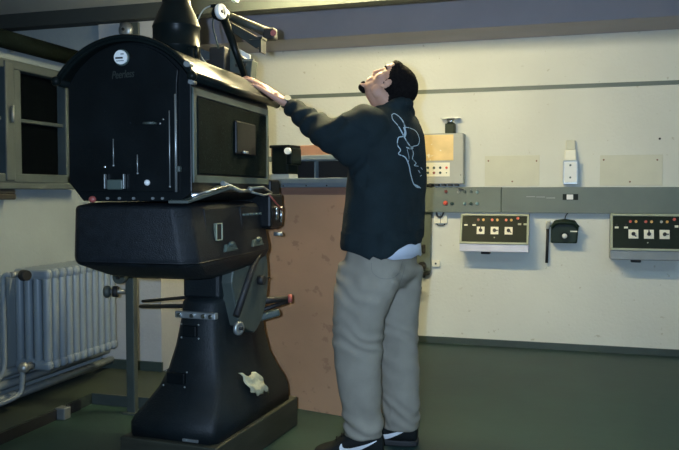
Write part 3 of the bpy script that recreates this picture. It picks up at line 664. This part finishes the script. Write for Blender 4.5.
# telephone
ph = thing('telephone','dark green wall telephone with cord, hung under the duct between the control boxes','telephone',(bw(564,244,0).x,YB,0.78))
pL = bw(551,243,0.12); pR = bw(579,243,0.12); zt_=bw(565,219,0.1).z; zb_=bw(565,243.5,0.12).z; xm=(pL.x+pR.x)/2; hw_=(pR.x-pL.x)/2
MB().prism([(xm-hw_,YB-0.002,zb_),(xm+hw_-0.01,YB-0.002,zb_),(xm+hw_,YB-0.002,zt_-0.055),(xm+hw_-0.025,YB-0.002,zt_-0.012),(xm,YB-0.002,zt_),(xm-hw_+0.025,YB-0.002,zt_-0.012),(xm-hw_,YB-0.002,zt_-0.055)],(0,-0.10,0),bev=0.01).build('phone_body','phone',ph)
MB().tube(bezier([(xm-hw_+0.005,YB-0.115,zt_-0.062),(xm-hw_*0.6,YB-0.125,zt_-0.03),(xm,YB-0.13,zt_-0.024),(xm+hw_*0.6,YB-0.125,zt_-0.03),(xm+hw_-0.005,YB-0.115,zt_-0.062)]),0.015).build('handset','phone',ph)
MB().cyl((xm+0.0,YB-0.10,zb_+0.055),(xm,YB-0.115,zb_+0.055),0.036,n=28).build('dial_ring','panel',ph)
MB().ball((xm,YB-0.114,zb_+0.055),(0.019,0.012,0.019)).build('dial_centre','white',ph,label='bright round centre')
MB().rng(xm+0.04,xm+0.09,YB-0.105,YB-0.10,zb_+0.085,zb_+0.094).build('name_strip','cream',ph)
MB().tube(bezier([(xm+0.0,YB-0.08,zt_-0.01),(xm+0.005,YB-0.07,zt_+0.02),(xm+0.02,YB-0.06,ZD0)]),0.004).build('cord','rubber',ph)
rv = thing('hanging_receiver','long thin black coiled stick hanging beside the telephone','receiver',(bw(548,262,0.05).x,YB-0.03,bw(548,262,0.05).z))
p0=bw(548,225,0.03); p1=bw(547.3,263,0.03)
MB().cyl(p1,p0+Vector((0,0,-0.02)),0.011).build('stick','rubber',rv)
MB().cyl(p0+Vector((0,0,-0.03)),p0+Vector((0.003,0,0.03)),0.016).build('top_hook','console',rv)
# small sockets
def socket(px0,px1,py0,py1,lab,two):
    t = thing('wall_socket',lab,'socket',(bw((px0+px1)/2,py1,0).x,YB,bw(px0,py1,0).z),'small wall sockets')
    wb(px0,px1,py0,py1,0,0.03,0.004).build('socket_plate','cream',t)
    if two:
        wb((px0+px1)/2-0.3,(px0+px1)/2+0.3,py0,py1,0.03,0.031).build('centre_seam','greymetal',t)
        a=bw(px0+2.5,py1,0.03); c=bw(px1-2,py1,0.03)
        MB().tube(bezier([(a.x,YB-0.02,a.z),(a.x+0.01,YB-0.02,a.z-0.012),((a.x+c.x)/2,YB-0.02,a.z-0.016),(c.x-0.01,YB-0.02,a.z-0.012),(c.x,YB-0.02,a.z)]),0.004).build('short_wire','rubber',t)
    else: knob((px0+px1)/2,(py0+py1)/2,0.03,0.009,0.003,'greymetal',t,'socket_hole')
socket(434,447,214,223.5,'double white wall socket just under the duct, beside the person',True)
socket(432,440,260.5,267,'single small white wall socket low on the wall, left of the control box',False)
# vertical trunking beside the person
vt = thing('switch_board','narrow olive-grey vertical panel with black knobs on the wall, half hidden by the person','wall panel',(bw(424,275,0).x,YB,0.54))
wb(412,431,213,272,0,0.05,0.01).build('panel_plate','duct',vt)
p=bw(424,266,0.05); MB().cyl((p.x-0.01,YB-0.05,p.z),(p.x-0.01,YB-0.075,p.z),0.033).build('black_knob','rubber',vt)
p=bw(424,249,0.05); MB().box((p.x,YB-0.055,p.z),(0.03,0.02,0.07),0.008).build('black_slot','rubber',vt)
p=bw(424,273,0.05); MB().box((p.x,YB-0.03,p.z-0.01),(0.09,0.03,0.015),0.005).cyl((p.x,YB-0.03,p.z),(p.x,YB-0.03,p.z-0.04),0.010).build('lower_clip','rubber',vt)
hk = thing('wall_hook','small curved grey-green hook low on the wall behind the person\'s hip','hook',(bw(417,291,0).x,YB,0.42))
MB().tube(bezier([bw(411,288,0.0)+Vector((0,0,0)),bw(415,292.5,0.08),bw(420,290.5,0.10),bw(421,287.5,0.09),bw(417,284.5,0.06)]),0.010).build('hook_arm','greymetal',hk)
MB().cyl(bw(412,288,0.0),bw(412,288,0.015),0.02).build('hook_base','greymetal',hk)

# ------------------------------------------------------------------ person
BASE = W(378,447,3.52); BASE.z = 0
person = thing('person','person in dark sweatshirt and grey trousers, head tilted back, left hand resting on the projector','person',BASE)
def remesh(mbuild, vox, smooth_it=6, fac=0.5):
    me = bpy.data.meshes.new('tmp'); bmesh.ops.recalc_face_normals(mbuild.bm, faces=mbuild.bm.faces); mbuild.bm.to_mesh(me); mbuild.bm.free()
    o = bpy.data.objects.new('tmp', me); COL.objects.link(o)
    r = o.modifiers.new('r','REMESH'); r.mode='VOXEL'; r.voxel_size = vox; r.use_smooth_shade = True
    s = o.modifiers.new('s','SMOOTH'); s.iterations = smooth_it; s.factor = fac
    dg = bpy.context.evaluated_depsgraph_get(); dg.update()
    m2 = bpy.data.meshes.new_from_object(o.evaluated_get(dg)); bpy.data.objects.remove(o); bpy.data.meshes.remove(me)
    b = MB(); b.bm.from_mesh(m2); bpy.data.meshes.remove(m2)
    for f in b.bm.faces: f.smooth = True
    return b
AF = math.radians(35)
fwd = (-RV*math.cos(AF) + FV*math.sin(AF)); lat = (-RV*math.sin(AF) - FV*math.cos(AF))   # lat: the person's left
def ring(c, a, bb, n=36, e=2.3, tilt=None, f=fwd, l=lat, back=1.0):
    out=[]
    for k in range(n):
        t=2*PI*k/n; cs,sn=math.cos(t),math.sin(t)
        x=abs(cs)**(2/e)*math.copysign(1,cs); y=abs(sn)**(2/e)*math.copysign(1,sn)
        p = c + l*(a*x) + f*(bb*y*(back if y<0 else 1))
        if tilt: p = p + UP*tilt(x,y)
        out.append(p)
    return out
# --- joints
sh_l = W(371,126,3.42); el_l = W(331,136,3.45); wr_l = W(288,104,3.62)
sh_r = W(404,128,3.74); el_r = W(398,190,3.78); wr_r = W(372,212,3.86)
neck0 = W(394,112,3.57); HC = W(390.2,87.4,3.57)
pel = W(379,262,3.52)
hipL = W(370,272,3.44); kneeL = W(357,345,3.42); ankL = W(364,430,3.42)
hipR = W(396,272,3.60); kneeR = W(397,345,3.60); ankR = W(402,425,3.60)
ankL.z = 0.09; ankR.z=0.09
th = math.radians(57); ya = math.radians(6)
L0 = (-RV*math.cos(ya)+FV*math.sin(ya))      # horizontal facing of the head
hf_ = L0*math.cos(th)+UP*math.sin(th); ht_ = -L0*math.sin(th)+UP*math.cos(th); hs_ = ht_.cross(hf_)   # head forward / up / side(left)
if hs_.dot(-FV) < 0: hs_ = -hs_
HM = Matrix((hs_,hf_,ht_)).transposed()
def H(s,f,t): return HC + hs_*s + hf_*f + ht_*t
body = MB()
def hb(s,f,t,r): body.ball(H(s,f,t), r, 3, HM)
hb(0,-0.008,0.030,(0.074,0.094,0.080))       # skull
hb(0,0.035,-0.015,(0.058,0.050,0.070))       # face
hb(0,0.040,-0.070,(0.046,0.040,0.042))       # jaw
hb(0,0.074,-0.103,(0.022,0.018,0.018))       # chin
hb(0,0.077,0.038,(0.050,0.016,0.018)); hb(0,0.063,0.064,(0.052,0.024,0.026))        # brow
for s in (-1,1):
    hb(s*0.036,0.060,-0.018,(0.020,0.018,0.020))    # cheek bones
    hb(s*0.048,0.010,-0.062,(0.012,0.030,0.030))
body.cap(H(0,0.079,0.022),H(0,0.094,-0.026),0.009,0.0115)   # nose
hb(0,0.086,-0.034,(0.018,0.011,0.009))
hb(0,0.083,-0.056,(0.022,0.010,0.0065)); hb(0,0.081,-0.070,(0.020,0.010,0.007))   # lips
hb(0,0.074,-0.060,(0.030,0.018,0.026))
for s in (-1,1):                                      # ears
    for k in range(9):
        a = math.radians(-100+k*35); 
        body.ball(H(s*0.080, 0.006-0.013*math.cos(a)+0.004, -0.012+0.024*math.sin(a)), 0.0055, 2)
    hb(s*0.074,0.008,-0.012,(0.008,0.013,0.024)); hb(s*0.077,0.012,-0.034,(0.006,0.008,0.009))
# neck, trunk, limbs
body.cap(H(0,-0.030,-0.050), neck0, 0.058, 0.066)
body.cap(H(0,0.02,-0.08), neck0+fwd*0.03, 0.040, 0.055)
body.cap(neck0, (sh_l+sh_r)/2, 0.062, 0.08)
body.cap(sh_l, sh_r, 0.062, 0.062)
body.loft([ring(W(383,262,3.53),0.15,0.105),ring(W(382,235,3.55),0.14,0.10),ring(W(385,190,3.56),0.15,0.105),ring(W(388,150,3.57),0.17,0.11),ring(W(389,125,3.57),0.15,0.085)])
for s_,e_,w_ in ((sh_l,el_l,wr_l),(sh_r,el_r,wr_r)):
    body.cap(s_,e_,0.052,0.040); body.cap(e_,w_,0.040,0.025)
for h_,k_,a_ in ((hipL,kneeL,ankL),(hipR,kneeR,ankR)):
    body.cap(h_,k_,0.082,0.055); body.cap(k_,a_+FV*0.006,0.055,0.028)
    body.cap(a_, a_+(-RV)*0.03+FV*0.01+UP*-0.045, 0.024, 0.016)
body.cap(hipL,hipR,0.09,0.09)
# left hand on the roof
def finger(pts, rads):
    for i in range(len(pts)-1): body.cap(pts[i],pts[i+1],rads[i],rads[i+1])
hd0 = W(283.5,101.5,3.62)
body.cap(wr_l, hd0, 0.024, 0.024)
kn = [W(267,88.5,3.665),W(266,88.5,3.64),W(266.5,90.5,3.612),W(268.5,94.0,3.585)]
for k_ in kn: body.cap(hd0+ (k_-kn[1])*0.30, k_, 0.019, 0.0125)
for a_,b_ in zip(kn,kn[1:]): body.cap(a_,b_,0.0125,0.0125)
body.cap(W(276,96,3.60),W(276,95,3.64),0.017,0.017)
tips = [[W(257,82.5,3.672),W(251,79.5,3.674),W(246.5,78.5,3.676)],
        [W(255,81.8,3.645),W(248,78.6,3.648),W(242.5,78.6,3.65)],
        [W(256.5,83.5,3.612),W(249.5,80.5,3.61),W(244.5,80.2,3.61)],
        [W(260.5,88.8,3.575),W(255.5,86.3,3.57),W(251.5,85.8,3.567)]]
for k_,t_ in zip(kn,tips): finger([k_]+t_,[0.0115,0.0092,0.0082,0.0070])
finger([hd0+FV*0.012,W(272,95,3.68),W(264,92.5,3.70),W(258,89,3.71)],[0.016,0.013,0.0105,0.009])
# right hand (relaxed, in front of the body)
hr = wr_r + fwd*0.05
body.cap(wr_r,hr+fwd*0.03,0.024,0.026)
for k in range(4):
    o_ = lat*(-0.03+0.02*k); finger([hr+fwd*0.04+o_,hr+fwd*0.075+o_-UP*0.008,hr+fwd*0.095+o_-UP*0.03,hr+fwd*0.09+o_-UP*0.05],[0.011,0.0095,0.0085,0.0075])
finger([hr+lat*0.025,hr+lat*0.05+fwd*0.02,hr+lat*0.055+fwd*0.05-UP*0.01],[0.013,0.011,0.009])
rbm = remesh(body, 0.0033, 5, 0.5)
# sockets of the eyes pressed in
for v in rbm.bm.verts:
    if (v.co-HC).length < 0.16:
        for s in (-1,1):
            e = H(s*0.031,0.088,0.012); dd = (v.co-e).length
            if dd < 0.026: v.co -= hf_*0.012*(1-dd/0.026)
bo = rbm.build('body','skin',person)
for s in (-1,1):
    MB().ball(H(s*0.031,0.0645,0.010),0.0120,3).build('eye','eye',person)
# hair : short dark cap from hairline to nape
hr_ = MB()
hr_.ball(H(0,-0.014,0.036),(0.082,0.102,0.086),4,HM); hr_.ball(H(0,0.048,0.074),(0.058,0.044,0.030),3,HM); hr_.ball(H(0,-0.058,-0.030),(0.062,0.050,0.066),3,HM)
for s in (-1,1): hr_.ball(H(s*0.067,0.022,0.012),(0.012,0.016,0.036),3,HM)
hbm = remesh(hr_, 0.006, 3)
for v in list(hbm.bm.verts):
    q = v.co-HC; s,f,t = q.dot(hs_),q.dot(hf_),q.dot(ht_)
    # keep behind a hairline: recede into the skull where the face is
    lim = 0.030 if t < 0.01 else (0.030 + (t-0.01)*1.0)
    if f > lim and t < 0.066:
        v.co = H(s*0.72, lim*0.6, t*0.85)
    else:
        v.co += v.normal*0.0022*noise.noise(v.co*190)
hbm.build('hair','hair',person)
gt = MB(); gt.ball(H(0,0.068,-0.114),(0.023,0.021,0.016),3,HM); gt.ball(H(0,0.082,-0.098),(0.019,0.012,0.014),3,HM); gt.ball(H(0,0.060,-0.116),(0.024,0.020,0.012),3,HM); gt.ball(H(0,0.087,-0.047),(0.021,0.005,0.004),3,HM)
gt = remesh(gt,0.004,2)
for v in gt.bm.verts: v.co += v.normal*0.0015*noise.noise(v.co*250)
gt.build('beard','hair',person)
br = MB()
for s in (-1,1): br.cap(H(s*0.014,0.089,0.030),H(s*0.038,0.084,0.032),0.005,0.0045); br.cap(H(s*0.038,0.084,0.032),H(s*0.052,0.068,0.027),0.0045,0.003)
br.build('eyebrow','hair',person)

# --- sweatshirt
sw = MB()
hemt = lambda x,y: 0.0
RB = [(W(382,252,3.53),0.222,0.158),(W(382.5,244,3.535),0.232,0.163),(W(383,225,3.54),0.230,0.162),(W(384.5,200,3.55),0.225,0.157),(W(387,175,3.56),0.222,0.152),(W(388,152,3.565),0.222,0.145),(W(390,135,3.57),0.205,0.132),(W(391.5,123,3.57),0.165,0.110),(W(391,113,3.57),0.105,0.088),(W(391,107,3.57),0.072,0.072)]
sw.loft([ring(c,a,bb) for c,a,bb in RB])
shl = W(368,128,3.43)
sw.cap(sh_l+UP*0.0, W(388,118,3.52),0.074,0.050); sw.cap(sh_r, W(397,118,3.62),0.070,0.055)
sw.cap(shl, el_l, 0.100, 0.076); sw.cap(el_l, W(293,108.5,3.612), 0.076, 0.043); sw.ball(W(364,123.5,3.44),(0.080,0.080,0.088),3)
sw.cap(shl-UP*0.03, W(350,150,3.44), 0.09,0.075)
sw.cap(sh_r, el_r, 0.078,0.062); sw.cap(el_r, wr_r, 0.062,0.048)
# hood folded at the neck + collar
for k in range(13):
    a = math.radians(-160+ k*320/12); p = neck0+UP*0.010+ fwd*(-0.060*math.cos(a)-0.005)+lat*(0.070*math.sin(a)) - UP*0.012*(-math.cos(a))
    sw.ball(p+UP*0.012*math.cos(a), 0.023+0.008*max(0,math.cos(a)), 2)
sw.ball(W(406,108,3.60),(0.034,0.034,0.036),3); sw.ball(W(409,114,3.60),(0.030,0.036,0.036),3)
swb = remesh(sw, 0.007, 8, 0.5)
arm_dir = (wr_l-el_l).normalized()
for v in swb.bm.verts:
    p = v.co; n = v.normal
    w = noise.noise(Vector((p.x*7,p.y*7,p.z*3.2)))*0.010 + noise.noise(p*16)*0.004
    # folds across the sleeve
    t = (p-el_l).dot(arm_dir); dist = ((p-el_l)-arm_dir*t).length
    if -0.28 < t < 0.32 and dist < 0.11 and (p-el_l).dot(RV) < 0.16:
        fold = math.sin(t*62 + 3.0*noise.noise(p*9)+ (p-el_l).dot(UP)*20)
        w += 0.0045*fold
    # bunching at the hem
    if p.z < 1.02 and (p-el_l).dot(RV) > 0: w += 0.004*math.sin((p.dot(RV))*60+noise.noise(p*8)*4)
    v.co += n*w
    # lift the hem toward the back, dip in the middle
    if v.co.z < 1.02:
        u_ = (v.co-W(382,250,3.53)).dot(RV)
        k_ = max(0,min(1,(1.02-v.co.z)/0.09))
        hx = 382+u_*217; tb = [(325,247),(339,248),(352,252),(368,257),(371,253),(379,258),(390,252),(403,245.5),(422,243),(440,243)]
        for (xa,ya_),(xb_,yb_) in zip(tb,tb[1:]):
            if xa<=hx<=xb_: dz = -((ya_+(yb_-ya_)*(hx-xa)/(xb_-xa))-252.5)/217; break
        else: dz = 0
        v.co.z += dz*k_
sweat = swb.build('sweatshirt','sweat',person)
# drawn print on the back (a loose line figure), pressed onto the cloth
dg = bpy.context.evaluated_depsgraph_get(); dg.update()
def bvh(o):
    me = o.data; off = o.matrix_world.translation if o.parent is None else (o.parent.location if o.parent.parent is None else o.parent.location+o.parent.parent.location)
    return BVHTree.FromPolygons([v.co+off for v in me.vertices],[list(p.vertices) for p in me.polygons])
def ribbons(lines, tree, ax_x, ax_y, org, direction, off=0.0015, nseg=6):
    """lines: list of (points[(a,b,w)]) in the plane (org,ax_x,ax_y), dropped along direction onto tree"""
    bm = bmesh.new()
    for pts in lines:
        P = bezier([(a,b_,w) for a,b_,w in pts], nseg); prev=None
        for i,p in enumerate(P):
            q = P[min(i+1,len(P)-1)]-P[max(i-1,0)]; t = Vector((q.x,q.y,0)).normalized(); nn = Vector((-t.y,t.x,0))
            row=[]
            K=3 if p.z<0.004 else 6
            K=6
            for k in range(K+1):
                c_ = Vector((p.x,p.y,0))+nn*p.z*(k/K*2-1)
                o_ = org+ax_x*c_.x+ax_y*c_.y
                hit,nr,_,_ = tree.ray_cast(o_, direction, 3)
                if hit is None: row=None; break
                if nr.dot(direction)>0: nr=-nr
                row.append(bm.verts.new(hit+nr*off))
            if row and prev:
                for k in range(len(row)-1):
                    if (row[k].co-prev[k].co).length<0.03: bm.faces.new((prev[k],row[k],row[k+1],prev[k+1]))
            prev=row
    b = MB(); b._add(bm,None,True); return b
tree = bvh(sweat)
# coordinates of the print in metres on the back: sketch plane facing the back of the person
SK = [ # pixels as drawn, converted below
 [(391,116,.7),(394,114.5,.7),(399,118,.9),(403,124,1.2),(404,131,1.0),(402,137,.9),(397,139,.8),(396,146,.8),(399,151,.8),(397,155,.7),(404,158,.9),(408,166,1.0),(410,175,.9),(413,183,.9),(417,187,.8),(421,187.5,.8)],
 [(391,116,.7),(392,121,.6),(397,127,.7),(401,134,1.2),(405,141,1.0),(410,147,1.0),(414,146,.8),(419,144,.7),(420.5,138,.6),(417,131,.6),(411,128.5,.6),(404,128,.7)],
 [(410,147,1.0),(413,153,.9),(412,159,.8),(416,163,.9),(414,165.5,.7),(419,166,.7)],
 [(403,128,1.8),(404.5,134,1.6),(403,139,1.0)],[(405,148,.9),(409,149,1.3),(413,148,.9)],
 [(419,170,.8),(421,173,.8)],[(422,167,.7),(424,169,.6)],[(421,176,.6),(423,175,.6)],[(413,184,.7),(418,186,1.3),(422,188,.7)],[(406,150,.5),(408,158,.5),(407,163,.5)],
]
po = W(405,150,2.9); dirn = FV.copy(); sc_ = 3.45/F_PX
lines = [[((x-405)*sc_, -(y-150)*sc_, w*0.5*sc_*1.15) for x,y,w in l] for l in SK]
ribbons(lines, tree, RV, UP, po+RV*0.0+UP*((150-HOR)/F_PX*(2.9-3.45))+RV*((405-339.5)/F_PX*(3.45-2.9)), dirn, 0.002, 7).build('back_print','print',sweat,recalc=False,label='pale line drawing printed on the back')
# cuff
cu0 = W(293.5,108.5,3.612); cu1 = W(289.2,105.5,3.62)
ax = (cu1-cu0).normalized()
MB().lathe([(0.030,-0.012),(0.041,-0.008),(0.042,0.006),(0.036,0.012),(0.030,0.012)],cu0+ax*0.004,ax,n=24).build('cuff','sweat',sweat)
# watch
wc = W(286.6,103.3,3.62); wax = (W(280,98.8,3.62)-W(292,106.8,3.62)).normalized()
MB().lathe([(0.0280,-0.013),(0.0310,-0.009),(0.0310,0.009),(0.0280,0.013)],wc,wax,n=24).build('watch_strap','chrome',person,label='silver watch strap')
wn = (-FV*0.75+UP*0.5+RV*0.2).normalized()
MB().cyl(wc+wn*0.026,wc+wn*0.038,0.016,n=24).build('watch_case','chrome',person,label='silver watch case')

# --- white shirt below the hem
sr = [ring(c,a,bb,48) for c,a,bb in ((W(383,237,3.53),0.205,0.143),(W(382,246,3.53),0.218,0.155),(W(382,255.5,3.53),0.222,0.158))]
for k in range(48):
    cq = W(382,250,3.53); kk = 0.25*max(0,min(1,(0.02-(sr[2][k]-cq).dot(RV))/0.06))
    for q in (0,1,2): dv = sr[q][k]-cq; sr[q][k] = sr[q][k]-Vector((dv.x,dv.y,0))*kk
    sr[2][k] = sr[2][k] + UP*0.006*math.sin(k*1.7) + (sr[2][k]-W(383,254.5,3.53))*0.008*math.sin(k*2.9)
MB().loft(sr).build('shirt','shirt',person,label='white shirt hem showing')

# --- trousers
tr = MB()
def lr(px,py,d,a,bb,f=None): 
    f = f or (-RV*0.97+FV*0.24); l = UP.cross(f)
    return ring(W(px,py,d),a,bb,28,2.2,None,f.normalized(),l.normalized())
tr.loft([ring(W(382,247,3.52),0.185,0.130),ring(W(381,262,3.52),0.200,0.146),ring(W(380,276,3.52),0.208,0.158),ring(W(381,287,3.52),0.150,0.115)])
# near leg: centre x, y, depth, half lateral, half fore-aft (metres)
NL = [(372,262,3.45,0.105,0.150),(366.5,288,3.43,0.112,0.146),(362,304,3.42,0.11,0.132),(359,320,3.42,0.106,0.120),(357.5,345,3.42,0.098,0.112),(358.5,372,3.42,0.092,0.103),(361,400,3.42,0.086,0.095),(363,422,3.42,0.084,0.088),(363.5,438.5,3.42,0.086,0.088)]
FL = [(401,264,3.60,0.10,0.105),(398,290,3.60,0.105,0.110),(396,318,3.60,0.10,0.104),(397,345,3.60,0.095,0.100),(399,372,3.60,0.090,0.098),(400.5,400,3.60,0.086,0.093),(401.5,414,3.60,0.084,0.088),(401.5,430,3.60,0.086,0.088)]
for LL in (NL,FL): tr.loft([lr(*q) for q in LL])
trb = remesh(tr, 0.0075, 14, 0.5)
for v in trb.bm.verts:
    p=v.co; n=v.normal; w = noise.noise(Vector((p.x*6,p.y*6,p.z*4)))*0.006+noise.noise(p*15)*0.0035
    for kc_,amp,sp in ((kneeL,0.0035,0.11),(kneeR,0.003,0.11),(ankL+UP*0.07,0.006,0.08),(ankR+UP*0.07,0.005,0.08),(W(345,290,3.4),0.0035,0.10),(W(405,275,3.5),0.005,0.07)):
        dz=(p-kc_); g=math.exp(-(dz.z/sp)**2) * (1 if Vector((dz.x,dz.y,0)).length<0.17 else 0)
        if g>0.02: w += amp*g*math.sin(dz.z*80+dz.dot(RV)*45+6*noise.noise(p*7))
    v.co += n*w
trou = trb.build('trousers','trouser',person)
tt = bvh(trou)
seamL = [[((x-378)*sc_,-(y-300)*sc_,0.0010) for x,y in l] for l in ([(405,266),(399,285),(391,305),(384,322),(379,336)],[(371,262),(372,271),(380,277),(392,277),(400,272)],[(402,262),(398,272),(394,276)])]
org_ = RV*((378-339.5)/F_PX*3.4)+FV*2.9+Vector((0,0,CH-(300-HOR)/F_PX*3.4))
ribbons(seamL, tt, RV, UP, org_, FV, 0.0015, 8).build('pocket_seam','seam',trou,recalc=False)

# --- shoes
def shoe(heel, direction, L, nm_side):
    d = Vector(direction).normalized(); l = UP.cross(d).normalized()
    rings=[]
    prof=[(0.0,0.032,0.03,0.080),(0.02,0.040,0.015,0.105),(0.10,0.048,0.012,0.135),(0.22,0.052,0.012,0.145),(0.34,0.052,0.012,0.145),(0.46,0.051,0.012,0.130),(0.60,0.052,0.012,0.100),(0.74,0.053,0.012,0.066),(0.86,0.050,0.012,0.055),(0.95,0.038,0.014,0.044),(1.0,0.018,0.020,0.032)]
    for t,hw,z0,z1 in prof:
        c=heel+d*(t*L); r=[]
        for k in range(20):
            a=2*PI*k/20; cs,sn=math.cos(a),math.sin(a)
            x=abs(cs)**0.75*math.copysign(1,cs)*hw; zz_=(z0+z1)/2+abs(sn)**0.8*math.copysign(1,sn)*(z1-z0)/2
            if sn>0: x*= (1-0.35*sn)
            r.append(c+l*x+UP*zz_)
        rings.append(r)
    b=MB().loft(rings)
    rb_=remesh(b,0.004,4)
    s=rb_.build('shoe','shoe',person)
    sl=[]
    for z,q in ((0.0,0.98),(0.006,1.03),(0.020,1.03),(0.026,0.97)):
        row=[]
        top=[(t,hw) for t,hw,_,_ in prof]
        for t,hw in top: row.append(heel+d*((t-0.5)*q+0.5)*L+l*hw*q*1.03+UP*z)
        for t,hw in reversed(top): row.append(heel+d*((t-0.5)*q+0.5)*L-l*hw*q*1.03+UP*z)
        sl.append(row)
    MB().loft(sl,smooth=False).build('sole','rubber',s)
    # laces
    for k in range(4):
        c=heel+d*(L*(0.46+0.075*k))+UP*(0.135-0.0165*k)
        MB().tube(bezier([c-l*0.022-UP*0.006,c+UP*0.002,c+l*0.022-UP*0.006],5),0.003).build('lace','shoe',s)
    # white swoosh-shaped mark on the side facing the camera
    tr_=bvh(s); side = l if l.dot(-FV)>0 else -l
    o_=heel+side*0.3
    # a: along d, b: up
    line=[(0.60*L,0.070,0.002),(0.60*L,0.052,0.009),(0.55*L,0.040,0.013),(0.46*L,0.042,0.012),(0.35*L,0.054,0.009),(0.22*L,0.071,0.005),(0.10*L,0.088,0.0015)]
    ribbons([line],tr_,d,UP,o_,-side,0.0018,6).build('side_mark','swoosh',s,recalc=False,label='white curved tick mark')
    return s
hL = ankL + RV*0.092; hL.z=0; shoe(hL, -RV*1.0+FV*0.10, 0.315, 0)
hR = ankR + RV*0.078; hR.z=0; shoe(hR, -RV*1.0+FV*0.22, 0.31, 1)
